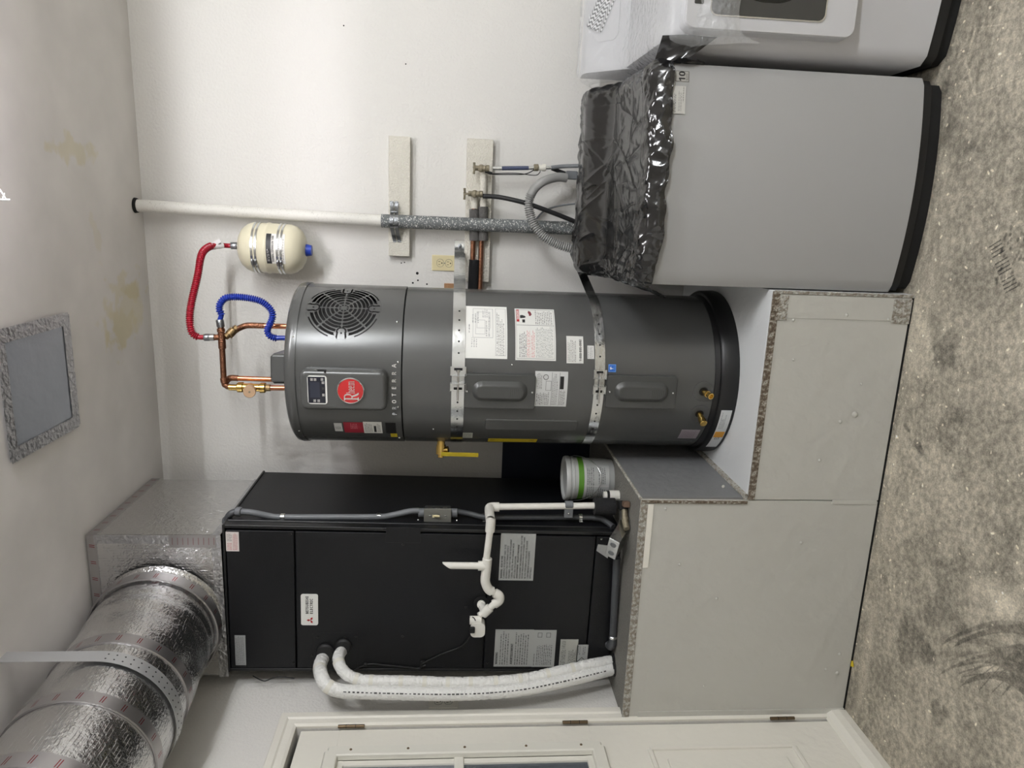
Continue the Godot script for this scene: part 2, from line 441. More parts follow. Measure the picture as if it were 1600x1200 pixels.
func foil_normal() -> ImageTexture:  # crinkled foil over scrim threads that run along v
	var w := 512; var h := 512
	var cell := noise_tex(0.05, 512, false, 1.0, FastNoiseLite.TYPE_CELLULAR, 41, 1)
	var n := FastNoiseLite.new(); n.seed = 41; n.frequency = 0.055; n.noise_type = FastNoiseLite.TYPE_CELLULAR; n.fractal_octaves = 2
	var im := n.get_seamless_image(w, h); im.convert(Image.FORMAT_L8); var c := im.get_data()
	var n2 := FastNoiseLite.new(); n2.seed = 43; n2.frequency = 0.02; n2.fractal_octaves = 5
	var im2 := n2.get_seamless_image(w, h); im2.convert(Image.FORMAT_L8); var d := im2.get_data()
	var out := PackedByteArray(); out.resize(w * h)
	for y in h:
		for x in w:
			var i := y * w + x
			var v := 70.0 + c[i] * 0.16 + d[i] * 0.30
			var lx := fposmod(x, 21.33)
			if lx < 4.0: v += (34.0 + (d[(x / 21) * 97 % (w * h)] - 128) * 0.3) * sin(lx / 4.0 * PI) * (0.6 + 0.4 * sin(y * 0.05 + float(x / 21)))
			out[i] = clampi(int(v), 0, 255)
	var r := Image.create_from_data(w, h, false, Image.FORMAT_L8, out)
	r.convert(Image.FORMAT_RGBA8); r.bump_map_to_normal_map(7.0)
	return ImageTexture.create_from_image(r)

func tape_tex() -> ImageTexture:     # foil tape with pairs of red slashes
	var w := 128; var h := 32
	var im := Image.create(w, h, false, Image.FORMAT_RGB8); im.fill(Color(0.80, 0.79, 0.79))
	for x0 in [30, 44]:
		for y in range(7, 25):
			for t in 5: im.set_pixel(x0 + t + (h - y) / 3, y, Color(0.62, 0.22, 0.24))
	return ImageTexture.create_from_image(im)

func speckle_tex(base: Color, dot: Color, share: float, sd: int) -> ImageTexture:
	var w := 256; var h := 512
	var rng := RandomNumberGenerator.new(); rng.seed = sd
	var im := Image.create(w, h, false, Image.FORMAT_RGB8); im.fill(base)
	for k in int(w * h * share / 6.0):
		var r := rng.randi_range(1, 3); im.fill_rect(Rect2i(rng.randi_range(0, w - 8), rng.randi_range(0, h - 12), r, r + rng.randi_range(0, 2)), dot)
	for k in 6: im.fill_rect(Rect2i(rng.randi_range(0, w - 20), rng.randi_range(0, h - 12), rng.randi_range(4, 12), rng.randi_range(6, 14)), dot)
	return ImageTexture.create_from_image(im)

func worn(a: Color, b: Color, c: Color, sd: int, nrm: Texture2D) -> StandardMaterial3D:   # paint rubbed through in patches
	var t := noise_tex(0.03, 256, false, 1.0, FastNoiseLite.TYPE_SIMPLEX, sd, 5)
	var g := Gradient.new(); g.offsets = PackedFloat32Array([0.0, 0.38, 0.5, 0.66, 0.74]); g.colors = PackedColorArray([a, a.lerp(b, 0.3), b, b, c])
	t.color_ramp = g
	var m := bumpy(mat(Color.WHITE, 0.7), nrm, 6.0, 1.2); m.albedo_texture = t
	return m

func make_materials():
	var peel := noise_tex(0.04, 512, true, 6.0, FastNoiseLite.TYPE_SIMPLEX_SMOOTH, 2, 3)
	var soft := noise_tex(0.012, 512, true, 5.0, FastNoiseLite.TYPE_SIMPLEX, 4, 4)
	var grainy := noise_tex(0.08, 256, true, 5.0, FastNoiseLite.TYPE_SIMPLEX, 9, 4)
	M.wall = bumpy(mat(hexc(223, 221, 216), 0.55), peel, 3.0, 0.32)
	M.ceiling = mat(hexc(226, 222, 217), 0.8); M.ceiling.albedo_texture = ceiling_tex(); M.ceiling.albedo_color = Color.WHITE
	M.plain_ceiling = mat(hexc(219, 216, 211), 0.8)
	M.floor = mat(Color.WHITE, 0.6); M.floor.albedo_texture = floor_tex()
	M.floor.normal_enabled = true; M.floor.normal_texture = noise_tex(0.05, 512, true, 3.0, FastNoiseLite.TYPE_SIMPLEX, 14, 5); M.floor.normal_scale = 0.5
	M.white_paint = bumpy(mat(hexc(232, 229, 219), 0.45), soft, 2.0, 0.3)
	M.board_paint = bumpy(mat(hexc(222, 218, 206), 0.6), grainy, 5.0, 0.7)
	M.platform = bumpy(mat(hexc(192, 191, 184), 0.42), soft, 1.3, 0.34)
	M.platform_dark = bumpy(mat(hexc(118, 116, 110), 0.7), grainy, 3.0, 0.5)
	M.platform_side = bumpy(mat(hexc(120, 121, 122), 0.6), soft, 2.5, 0.5)
	M.tray = bumpy(mat(hexc(220, 222, 222), 0.5), soft, 2.0, 0.2)
	M.worn_edge = worn(hexc(92, 78, 64), hexc(128, 118, 104), hexc(172, 168, 158), 51, grainy)
	M.grey_edge = worn(hexc(140, 130, 116), hexc(170, 168, 160), hexc(196, 194, 186), 52, grainy)
	M.heater = mat(hexc(90, 91, 90), 0.27, 0.25, 0.5)
	M.heater_dark = mat(hexc(78, 79, 78), 0.33, 0.2)
	M.black_plastic = mat(hexc(16, 16, 18), 0.4)
	M.black_matte = mat(hexc(8, 8, 9), 0.8)
	M.handler = bumpy(mat(hexc(19, 20, 23), 0.42, 0.0, 0.4), grainy, 6.0, 0.10)
	M.handler_edge = mat(hexc(17, 18, 20), 0.32)
	M.strap_metal = mat(hexc(186, 187, 187), 0.42, 0.6)
	M.steel = bumpy(mat(hexc(220, 222, 222), 0.2, 1.0), soft, 5.0, 0.25)
	M.zinc = bumpy(mat(hexc(150, 153, 156), 0.38, 1.0), grainy, 5.0, 0.4)
	M.chrome = mat(hexc(225, 225, 225), 0.12, 1.0)
	M.brass = mat(hexc(214, 180, 104), 0.25, 1.0)
	M.dull_brass = bumpy(mat(hexc(166, 142, 104), 0.42, 1.0), grainy, 8.0, 0.6)
	M.old_brass = bumpy(mat(hexc(150, 142, 122), 0.5, 0.7), grainy, 8.0, 0.8)
	M.copper = mat(hexc(206, 138, 104), 0.28, 1.0)
	M.copper_old = bumpy(mat(hexc(140, 98, 76), 0.42, 1.0), grainy, 6.0, 0.6)
	M.red = mat(hexc(160, 22, 44), 0.28)
	M.blue = mat(hexc(28, 52, 150), 0.28)
	M.blue_cap = mat(hexc(30, 60, 160), 0.4)
	M.tank = mat(hexc(222, 216, 190), 0.28)
	M.pvc = mat(hexc(232, 230, 222), 0.35)
	M.grey_pvc = mat(hexc(112, 115, 118), 0.45)
	M.dark_conduit = mat(hexc(70, 72, 75), 0.45)
	M.rubber = mat(hexc(20, 20, 22), 0.6)
	M.foam = bumpy(mat(hexc(30, 30, 32), 0.95), grainy, 14.0, 1.5)
	M.grey_foam = bumpy(mat(hexc(92, 90, 88), 0.9), grainy, 8.0, 0.8)
	M.insul = bumpy(mat(hexc(234, 234, 231), 0.42), grainy, 3.0, 0.6)
	M.pipe_white = mat(Color.WHITE, 0.5); M.pipe_white.albedo_texture = speckle_tex(hexc(224, 222, 215), hexc(205, 203, 196), 0.05, 5)
	M.pipe_grey = mat(Color.WHITE, 0.6); M.pipe_grey.albedo_texture = speckle_tex(hexc(104, 108, 108), hexc(228, 228, 224), 0.10, 6)
	M.ivory = mat(hexc(222, 210, 168), 0.35)
	M.outlet_white = mat(hexc(228, 226, 216), 0.4)
	M.ink = mat(hexc(24, 24, 24), 0.6)
	M.ink_grey = mat(hexc(80, 80, 80), 0.6)
	M.paper = mat(hexc(232, 232, 228), 0.5)
	M.red_ink = mat(hexc(176, 34, 40), 0.5)
	M.yellow = mat(hexc(214, 190, 46), 0.45)
	M.orange = mat(hexc(214, 150, 40), 0.5)
	M.badge_red = mat(hexc(196, 30, 34), 0.2); M.badge_red.clearcoat_enabled = true; M.badge_red.clearcoat = 0.8
	M.white_letter = mat(hexc(238, 236, 232), 0.4)
	M.screen = mat(hexc(30, 32, 44), 0.12)
	M.washer = mat(hexc(164, 164, 163), 0.36)
	M.dryer = mat(hexc(196, 196, 198), 0.28)
	M.dryer_trim = mat(hexc(200, 200, 202), 0.2, 0.5)
	M.door_glass = mat(hexc(62, 62, 60), 0.12)
	M.drum_glass = mat(hexc(18, 18, 18), 0.08)
	M.bag = bumpy(mat(hexc(15, 15, 17), 0.17, 0.0, 0.7), noise_tex(0.010, 512, true, 8.0, FastNoiseLite.TYPE_SIMPLEX, 61, 2), 1.6, 0.16)
	M.film = mat(Color(0.95, 0.96, 0.97, 0.2), 0.12); M.film.transparency = BaseMaterial3D.TRANSPARENCY_ALPHA
	bumpy(M.film, noise_tex(0.016, 512, true, 9.0, FastNoiseLite.TYPE_SIMPLEX, 62, 5), 3.0, 1.2)
	M.pane = mat(Color(0.9, 0.95, 1.0, 0.08), 0.04); M.pane.transparency = BaseMaterial3D.TRANSPARENCY_ALPHA
	var fn := foil_normal()
	M.foil = mat(hexc(214, 214, 214), 0.24, 1.0); bumpy(M.foil, fn, 4.0, 1.5)
	M.foil_duct = mat(hexc(214, 214, 214), 0.22, 1.0); M.foil_duct.normal_enabled = true; M.foil_duct.normal_texture = fn; M.foil_duct.normal_scale = 1.2
	M.tape = mat(hexc(226, 226, 226), 0.36, 0.95); M.tape.albedo_texture = tape_tex(); M.tape.uv1_scale = Vector3(9, 1, 1)
	M.ring_tape = M.tape.duplicate(); M.ring_tape.uv1_scale = Vector3(22, 1, 1)
	M.bare_tape = bumpy(mat(hexc(190, 190, 192), 0.3, 0.9), noise_tex(0.03, 256, true, 8.0, FastNoiseLite.TYPE_SIMPLEX, 71, 3), 5.0, 0.5)
	M.hatch = bumpy(mat(hexc(176, 182, 190), 0.42, 0.7), soft, 1.2, 0.15)
	M.bucket = mat(hexc(186, 188, 186), 0.45)
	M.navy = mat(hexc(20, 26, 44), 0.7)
	M.wood = bumpy(mat(hexc(176, 134, 96), 0.7), grainy, 6.0, 0.8)
	M.hinge = mat(hexc(112, 96, 76), 0.4, 0.8)
	M.grey_hose = mat(hexc(150, 150, 148), 0.5)
	M.lamp_white = mat(hexc(236, 236, 234), 0.4)
	M.tube_glow = mat(Color.WHITE, 0.3); M.tube_glow.emission_enabled = true; M.tube_glow.emission = Color(1.0, 0.99, 0.97); M.tube_glow.emission_energy_multiplier = 1.5

func _ready():
	# ---- camera, light, exposure
	var psi := deg_to_rad(13.26); var tilt := deg_to_rad(4.77); var roll := deg_to_rad(1.226)
	cam_f = Vector3(-sin(psi) * cos(tilt), -sin(tilt), -cos(psi) * cos(tilt))
	var r0 := cam_f.cross(Vector3.UP).normalized(); var u0 := r0.cross(cam_f)
	cam_r = r0 * cos(roll) + u0 * sin(roll); cam_u = u0 * cos(roll) - r0 * sin(roll)
	var cam := Camera3D.new(); cam.name = "camera"; add_child(cam)
	cam.transform = Transform3D(Basis(-cam_u, cam_r, -cam_f), EYE)   # the photograph was taken with the phone on its side
	cam.fov = rad_to_deg(2.0 * atan(600.0 / FOCAL)); cam.near = 0.05; cam.far = 60.0; cam.current = true
	var we := WorldEnvironment.new(); we.name = "surroundings"; var env := Environment.new()
	env.background_mode = Environment.BG_COLOR; env.background_color = Color(0.02, 0.025, 0.035); env.background_energy_multiplier = 1.0
	env.tonemap_mode = Environment.TONE_MAPPER_LINEAR; env.tonemap_exposure = 1.12
	env.sdfgi_enabled = true; env.ssao_enabled = true; env.ssil_enabled = true
	we.environment = env; add_child(we)
	LAMP_E = 0.155; FILL_E = 1.24
	make_materials()
	room()
	door()
	ceiling_light()
	platform()
	air_handler()
	ducts()
	water_heater()
	heater_straps()
	washer_and_dryer()
	wall_plumbing()
	heater_plumbing()
	condensate_drain()
	conduits()
	line_sets()
	small_things()

var LAMP_E := 0.3
var FILL_E := 0.5

func room():
	var b := MB.new()
	# floor with the texture laid over x -2.4..1.6, z -3.2..-1.2 and repeated beyond
	var q := [Vector3(-2.1, 0, 3.2), Vector3(3.4, 0, 3.2), Vector3(3.4, 0, -3.4), Vector3(-2.1, 0, -3.4)]
	var uu := []
	for p in q: uu.append(Vector2((p.x + 2.4) / 4.0, (p.z + 3.2) / 2.0))
	b.quadn(q, [Vector3.UP, Vector3.UP, Vector3.UP, Vector3.UP], uu)
	b.box(Vector3(0.65, -0.06, -0.1), Vector3(5.5, 0.118, 6.6))
	struct("floor", b, M.floor)
	b = MB.new(); b.box(Vector3(0.65, 1.46, ZB - 0.06), Vector3(5.5, 2.92, 0.12)); struct("wall_back", b, M.wall)
	b = MB.new(); b.box(Vector3(3.26, 1.46, -0.1), Vector3(0.12, 2.92, 6.3)); struct("wall_right", b, M.wall)
	b = MB.new(); b.box(Vector3(0.65, 1.46, 3.06), Vector3(5.5, 2.92, 0.12)); struct("wall_front", b, M.wall)
	b = MB.new()
	q = [Vector3(-2.1, CEIL, 3.2), Vector3(3.4, CEIL, 3.2), Vector3(3.4, CEIL, -3.4), Vector3(-2.1, CEIL, -3.4)]
	uu = []
	for p in q: uu.append(Vector2((p.x + 2.1) / 4.0, (p.z + 3.3) / 4.0))
	b.quadn(q, [Vector3.DOWN, Vector3.DOWN, Vector3.DOWN, Vector3.DOWN], uu)
	b.box(Vector3(0.65, CEIL + 0.061, -0.1), Vector3(5.5, 0.118, 6.6))
	struct("ceiling", b, M.ceiling)
	# left wall round the door opening
	var wl := CSGCombiner3D.new(); wl.name = "wall_left"; wl.set_meta("kind", "structure"); add_child(wl)
	var w1 := CSGBox3D.new(); w1.name = "wall_body"; w1.size = Vector3(0.12, 2.92, 6.3); w1.position = Vector3(XL - 0.06, 1.46, -0.1); wl.add_child(w1)
	var w2 := CSGBox3D.new(); w2.name = "door_opening"; w2.operation = CSGShape3D.OPERATION_SUBTRACTION; w2.size = Vector3(0.3, 2.08, 0.84); w2.position = Vector3(XL - 0.06, 1.08, -1.885); wl.add_child(w2)
	wl.material_override = M.wall

func sweep(poly: PackedVector2Array, a: Vector3, b: Vector3, ux: Vector3, uy: Vector3, mb: MB):
	# extrude poly (ux, uy axes) from a to b
	var d := b - a
	mb.prism(poly, d.length(), Transform3D(Basis(ux, uy, d.normalized()), a))

func door():
	# casing profile: x = width from the opening outwards, y = how far it stands off the wall
	var prof := PackedVector2Array([Vector2(0, 0), Vector2(0, 0.008), Vector2(0.010, 0.013), Vector2(0.034, 0.013), Vector2(0.040, 0.018), Vector2(0.064, 0.018), Vector2(0.068, 0.012), Vector2(0.068, 0)])
	var b := MB.new()
	var zh := -2.305; var zs := -1.465; var yt := 2.118
	# three mitred legs
	for leg in 3:
		var n := prof.size()
		var pts := []
		for e in 2:
			var row := []
			for p in prof:
				var v: Vector3
				if leg == 0: v = Vector3(XL + p.y, 0.0 if e == 0 else yt + p.x, zh - p.x)
				elif leg == 1: v = Vector3(XL + p.y, yt + p.x, zh - p.x if e == 0 else zs + p.x)
				else: v = Vector3(XL + p.y, 0.0 if e == 0 else yt + p.x, zs + p.x)
				row.append(v)
			pts.append(row)
		for i in n - 1:
			var a0: Vector3 = pts[0][i]; var a1: Vector3 = pts[0][i + 1]; var c1: Vector3 = pts[1][i + 1]; var c0: Vector3 = pts[1][i]
			var nn := (a1 - a0).cross(c0 - a0).normalized()
			if nn.x < -0.01 or (absf(nn.x) < 0.01 and i == 0 and nn.dot(Vector3(0, -1, 0) if leg == 1 else Vector3(0, 0, 1) if leg == 0 else Vector3(0, 0, -1)) < 0) : nn = -nn
			b.quad(a0, a1, c1, c0, nn)
	struct("trim_1", b, M.white_paint)
	# the slab
	var d := Node3D.new(); d.name = "door_1"; d.set_meta("kind", "structure"); add_child(d); d.position = Vector3(XL, 0.06, -1.885)
	var xs := XL - 0.003
	b = MB.new()
	# slab in pieces round the window opening
	var y0 := 1.03; var y1 := 1.955; var z0 := -2.155; var z1 := -1.615
	b.box(Vector3(xs - 0.02, 0.545, -1.885), Vector3(0.04, 0.97, 0.82), 0.002)
	b.box(Vector3(xs - 0.02, 2.027, -1.885), Vector3(0.04, 0.144, 0.82), 0.002)
	b.box(Vector3(xs - 0.02, 1.4925, (z0 - 2.295) / 2), Vector3(0.04, 0.926, 0.14), 0.0)
	b.box(Vector3(xs - 0.02, 1.4925, (z1 - 1.475) / 2), Vector3(0.04, 0.926, 0.14), 0.0)
	part("door_slab", b, M.white_paint, d)
	b = MB.new()   # raised lower panel moulding
	for s in [[0.282, 0.826]]:
		for e in [[Vector3(0, s[0], -2.165), Vector3(0, s[1], -2.165)], [Vector3(0, s[1], -2.165), Vector3(0, s[1], -1.605)], [Vector3(0, s[1], -1.605), Vector3(0, s[0], -1.605)], [Vector3(0, s[0], -1.605), Vector3(0, s[0], -2.165)]]:
			var c: Vector3 = (e[0] + e[1]) / 2; c.x = xs + 0.003
			var l: float = e[0].distance_to(e[1])
			b.box(c, Vector3(0.014, l if e[0].z == e[1].z else 0.018, 0.018 if e[0].z == e[1].z else l), 0.005)
		b.box(Vector3(xs + 0.002, (s[0] + s[1]) / 2, -1.885), Vector3(0.012, s[1] - s[0] - 0.10, 0.46), 0.005)
	part("raised_panel", b, M.white_paint, d)
	# window: outer frame, bead, meeting rail, panes
	b = MB.new()
	for e in [[1.4925, z0 - 0.014, 1.0, 0.05], [1.4925, z1 + 0.014, 1.0, 0.05]]:
		b.box(Vector3(xs + 0.008, e[0], e[1]), Vector3(0.03, e[2] - 0.02, e[3]), 0.008)
	b.box(Vector3(xs + 0.007, y1 + 0.012, -1.885), Vector3(0.03, 0.05, 0.58), 0.008)
	b.box(Vector3(xs + 0.007, y0 - 0.012, -1.885), Vector3(0.03, 0.05, 0.58), 0.008)
	var wf := part("window_frame", b, M.outlet_white, d)
	b = MB.new(); b.box(Vector3(xs - 0.002, 1.52, -1.885), Vector3(0.016, 0.034, 0.52), 0.003)
	b.box(Vector3(xs - 0.006, y0 + 0.022, -1.885), Vector3(0.012, 0.024, 0.52), 0.003); b.box(Vector3(xs - 0.006, y1 - 0.022, -1.885), Vector3(0.012, 0.024, 0.52), 0.003)
	b.box(Vector3(xs - 0.0068, 1.4925, z0 + 0.022), Vector3(0.012, 0.89, 0.024), 0.003); b.box(Vector3(xs - 0.0068, 1.4925, z1 - 0.022), Vector3(0.012, 0.89, 0.024), 0.003)
	part("sash", b, M.outlet_white, wf)
	b = MB.new(); b.box(Vector3(xs - 0.009, 1.28, -1.885), Vector3(0.004, 0.47, 0.50)); part("pane", b, M.pane, wf)
	b = MB.new(); b.box(Vector3(xs - 0.010, 1.74, -1.885), Vector3(0.004, 0.41, 0.50)); part("pane", b, M.pane, wf)
	b = MB.new(); b.box(Vector3(xs - 0.016, 1.74, -1.885), Vector3(0.003, 0.41, 0.50)); part("insect_screen", b, mat(hexc(120, 122, 126), 0.8), wf)
	for y in [1.90, 1.70, 1.50, 1.28, 1.08]:
		b = MB.new(); b.sphere(Vector3(xs + 0.022, y, z0 - 0.014), 0.005); part("screw", b, M.hinge, wf)
	for y in [1.917, 1.08, 0.264]:
		b = MB.new(); b.tube([Vector3(XL + 0.010, y - 0.048, -2.299), Vector3(XL + 0.010, y + 0.048, -2.299)], 0.0062, 10)
		var h := part("hinge", b, M.hinge, d)
		b = MB.new()
		for k in 2: b.tube([Vector3(XL + 0.010, y - 0.017 + k * 0.034, -2.299), Vector3(XL + 0.010, y - 0.015 + k * 0.034, -2.299)], 0.0065, 10)
		part("knuckle_joint", b, M.black_matte, h)
	# painted curb along the foot of the wall
	b = MB.new()
	sweep(PackedVector2Array([Vector2(0, 0), Vector2(0.03, 0), Vector2(0.034, 0.03), Vector2(0.03, 0.058), Vector2(0.018, 0.075), Vector2(0, 0.082)]), Vector3(XL - 0.002, 0, ZF + 0.012), Vector3(XL - 0.002, 0, 2.9), Vector3(1, 0, 0), Vector3(0, 1, 0), b)
	struct("baseboard_left", b, M.white_paint)

func ceiling_light():
	var o := thing("ceiling_light", "white tube light hung under the ceiling, its wire hook just showing", "lamp", Vector3(0.34, 2.76, -1.78))
	var b := MB.new()
	var prof := PackedVector2Array([Vector2(-0.15, 0.0), Vector2(-0.05, 0.045), Vector2(0.05, 0.045), Vector2(0.15, 0.0), Vector2(0.146, -0.002), Vector2(0.048, 0.041), Vector2(-0.048, 0.041), Vector2(-0.146, -0.002)])
	sweep(prof, Vector3(-0.02, 2.724, -1.78), Vector3(0.70, 2.724, -1.78), Vector3(0, 0, -1), Vector3(0, 1, 0), b)
	part("reflector", b, M.lamp_white, o)
	b = MB.new(); b.tube([Vector3(0.0, 2.744, -1.78), Vector3(0.68, 2.744, -1.78)], 0.013, 14); part("tube", b, M.tube_glow, o)
	b = MB.new()
	for x in [0.0, 0.68]:
		b = MB.new(); b.box(Vector3(x, 2.75, -1.78), Vector3(0.02, 0.04, 0.03), 0.003); part("lamp_holder", b, M.lamp_white, o)
	for x in [0.12, 0.56]:
		b = MB.new(); b.tube([Vector3(x, 2.768, -1.78), Vector3(x, 2.92, -1.78)], 0.003, 8); part("hanger", b, M.zinc, o)
	var hk := pz(16, 312, -1.9); var hk2 := pz(0, 296, -1.9)
	var top := Vector3(hk.x, 2.765, -1.9)
	b = MB.new(); b.tube([hk, top, Vector3(hk.x + 0.01, 2.77, -1.79)], 0.0015, 8); b.tube([hk + Vector3(0.002, 0.01, 0), hk2, hk2 + (hk2 - hk) * 1.6], 0.0011, 8)
	b.tube([hk + Vector3(0, 0.018, 0), hk.lerp(hk2, 0.55) + Vector3(0.002, 0.0, 0)], 0.0012, 6)
	part("wire_hook", b, M.lamp_white, o)
	for k in 4:
		var l := OmniLight3D.new(); l.name = "light"; l.position = Vector3(0.07 + 0.18 * k, 2.7185, -1.78) - o.position; l.light_color = Color(0.985, 0.99, 1.0)
		l.light_energy = LAMP_E; l.light_size = 0.004; l.omni_range = 12.0; l.omni_attenuation = 2.0; l.shadow_enabled = true
		o.add_child(l, true)
	# added slim uplight tube, out of view, put in to brighten the ceiling
	b = MB.new(); b.tube([Vector3(0.02, 2.785, -1.78), Vector3(0.66, 2.785, -1.78)], 0.008, 12); part("added_uplight", b, M.tube_glow, o)
	b = MB.new(); b.box(Vector3(0.34, 2.793, -1.885), Vector3(0.72, 0.048, 0.004), 0.001); part("added_uplight_baffle", b, M.lamp_white, o)  # added unseen baffle, keeps the uplight off the top of the wall
	for k in 4:
		var l := OmniLight3D.new(); l.name = "light"; l.position = Vector3(0.07 + 0.18 * k, 2.803, -1.78) - o.position; l.light_color = Color(0.985, 0.955, 1.0)
		l.light_energy = 0.10; l.light_size = 0.006; l.omni_range = 12.0; l.omni_attenuation = 2.0; l.shadow_enabled = true
		o.add_child(l, true)
	# added fill fitting, out of view behind the camera and to one side
	var p := thing("ceiling_light", "added white tube light out of view that fills in the shadows, away from the back wall", "lamp", Vector3(2.6, 2.76, 0.3))
	b = MB.new(); sweep(prof, Vector3(1.85, 2.724, 0.3), Vector3(3.12, 2.724, 0.3), Vector3(0, 0, -1), Vector3(0, 1, 0), b); part("reflector", b, M.lamp_white, p)
	b = MB.new(); b.tube([Vector3(1.9, 2.744, 0.3), Vector3(3.08, 2.744, 0.3)], 0.013, 14); part("tube", b, M.tube_glow, p)
	for x in [2.1, 2.9]:
		b = MB.new(); b.tube([Vector3(x, 2.768, 0.3), Vector3(x, CEIL, 0.3)], 0.003, 8); part("hanger", b, M.zinc, p)
	for k in 4:
		var l := OmniLight3D.new(); l.name = "light"; l.position = Vector3(1.98 + 0.34 * k, 2.7185, 0.3) - p.position; l.light_color = Color(0.975, 0.985, 1.0)
		l.light_energy = FILL_E; l.light_size = 0.006; l.omni_range = 12.0; l.omni_attenuation = 2.0; l.shadow_enabled = true
		p.add_child(l, true)

func platform():
	var o := thing("equipment_platform", "grey painted stepped plywood platform under the black air handler and water heater", "platform", Vector3(-1.03, 0, -2.8))
	var b := MB.new()
	b.box(Vector3((XL - 0.957) / 2, PT / 2, (ZB + ZF) / 2), Vector3(0.957 + XL, PT, ZF - ZB).abs(), 0.002)
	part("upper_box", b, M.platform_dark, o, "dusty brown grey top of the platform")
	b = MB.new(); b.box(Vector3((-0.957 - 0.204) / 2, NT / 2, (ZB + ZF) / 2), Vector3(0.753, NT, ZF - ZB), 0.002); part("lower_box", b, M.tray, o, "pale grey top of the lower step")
	b = MB.new(); b.box(Vector3(-0.955, (PT + NT) / 2, (ZB + ZF) / 2), Vector3(0.006, PT - NT, ZF - ZB - 0.002)); part("riser_board", b, M.platform_side, o)
	# front sheets
	b = MB.new(); b.box(Vector3(-1.41, 0.450, ZF + 0.004), Vector3(0.90, 0.884, 0.010), 0.002); part("front_panel", b, M.platform, o)
	b = MB.new(); b.box(Vector3(-0.582, 0.252, ZF + 0.004), Vector3(0.75, 0.488, 0.010), 0.002); part("front_panel", b, M.platform, o)
	b = MB.new(); b.box(Vector3(-1.03, 0.004, ZF + 0.004), Vector3(1.65, 0.008, 0.007)); part("gap_shade_strip", b, M.black_matte, o, "black strip standing in for the shade in the gap under the front sheets")  # black strip painted in for the shade of the gap at the floor
	# strips and tapes on the front
	b = MB.new(); b.box(Vector3(-1.10, PT - 0.037, ZF + 0.0105), Vector3(0.25, 0.022, 0.004), 0.0015); part("corner_strip", b, M.white_paint, o, "short white corner strip")
	b = MB.new(); b.box(Vector3(-1.41, PT - 0.012, ZF + 0.010), Vector3(0.895, 0.028, 0.005), 0.002); part("edge_strip", b, M.grey_edge, o)
	b = MB.new(); b.box(Vector3(-0.582, NT - 0.012, ZF + 0.010), Vector3(0.75, 0.026, 0.006), 0.002); part("edge_strip", b, M.worn_edge, o, "worn brown edge of the lower step")
	b = MB.new(); b.box(Vector3(-0.966, (PT + NT) / 2, ZF + 0.012), Vector3(0.012, PT - NT, 0.006), 0.002); part("edge_strip", b, M.worn_edge, o)
	b = MB.new(); b.box(Vector3(-0.2095, 0.25, ZF + 0.011), Vector3(0.012, 0.50, 0.005), 0.002); part("edge_strip", b, M.grey_edge, o)
	b = MB.new(); b.box(Vector3(-0.256, 0.255, ZF + 0.0095), Vector3(0.080, 0.46, 0.003), 0.001); part("side_strip", b, M.platform, o)
	b = MB.new(); b.box(Vector3(-0.262, 0.04, ZF + 0.0115), Vector3(0.085, 0.066, 0.002), 0.001); part("patch", b, M.grey_edge, o)
	b = MB.new(); b.box(Vector3(-0.262, 0.465, ZF + 0.0115), Vector3(0.085, 0.040, 0.002), 0.001); part("patch", b, M.grey_edge, o)
	b = MB.new(); b.box(Vector3(-0.962, 0.10, ZF + 0.0105), Vector3(0.018, 0.17, 0.003), 0.001); part("seam_strip", b, M.platform, o)
	b = MB.new(); b.box(Vector3(-1.70, 0.75, ZF + 0.0095), Vector3(0.09, 0.13, 0.0012), 0.0005); part("patch", b, M.platform, o)
	b = MB.new(); b.box(Vector3(-1.845, 0.42, ZF + 0.010), Vector3(0.03, 0.83, 0.006), 0.0025); part("side_strip", b, M.platform, o)
	# caulk along the inner corners
	b = MB.new(); b.tube([Vector3(-0.950, NT + 0.003, ZF), Vector3(-0.950, NT + 0.003, ZB)], 0.012, 8); part("caulk_bead", b, M.grey_edge, o)
	b = MB.new(); b.tube([Vector3(-0.957, PT, ZF + 0.004), Vector3(-0.957, PT, ZB)], 0.006, 8); part("caulk_bead", b, M.grey_edge, o)
	# paint nibs and nail heads
	var rng := RandomNumberGenerator.new(); rng.seed = 12
	for p in [[1240, 500, 0.006], [1323, 492, 0.007], [1388, 499, 0.006], [1313, 659, 0.007], [1336, 648, 0.012], [1281, 719, 0.006], [1252, 848, 0.006], [1062, 882, 0.006], [1346, 600, 0.005], [1240, 562, 0.005], [1130, 760, 0.006], [1040, 795, 0.006], [1100, 1072, 0.005], [1290, 1046, 0.006], [1312, 1022, 0.008], [1308, 1052, 0.008], [1120, 935, 0.006]]:
		b = MB.new(); var c := pz(p[0], p[1], ZF + 0.010)
		b.lathe([Vector2(p[2], 0), Vector2(p[2] * 0.8, 0.0022), Vector2(p[2] * 0.4, 0.0036), Vector2(0, 0.004)], c, Basis(Vector3(1, 0, 0), Vector3(0, 0, 1), Vector3(0, -1, 0)), 10)
		part("paint_lump", b, M.platform, o)

func label_at(called: String, p0: Vector2, p1: Vector2, z: float, m: Material, parent: Node, th := 0.0012) -> MeshInstance3D:
	# a flat label on a plane z: opposite corners as read off the photograph (x, y)
	var a := pz(p0.x, p0.y, z); var c := pz(p1.x, p1.y, z)
	var b := MB.new(); b.box(Vector3((a.x + c.x) / 2, (a.y + c.y) / 2, z + th / 2), Vector3(absf(a.x - c.x), absf(a.y - c.y), th))
	return part(called, b, m, parent)

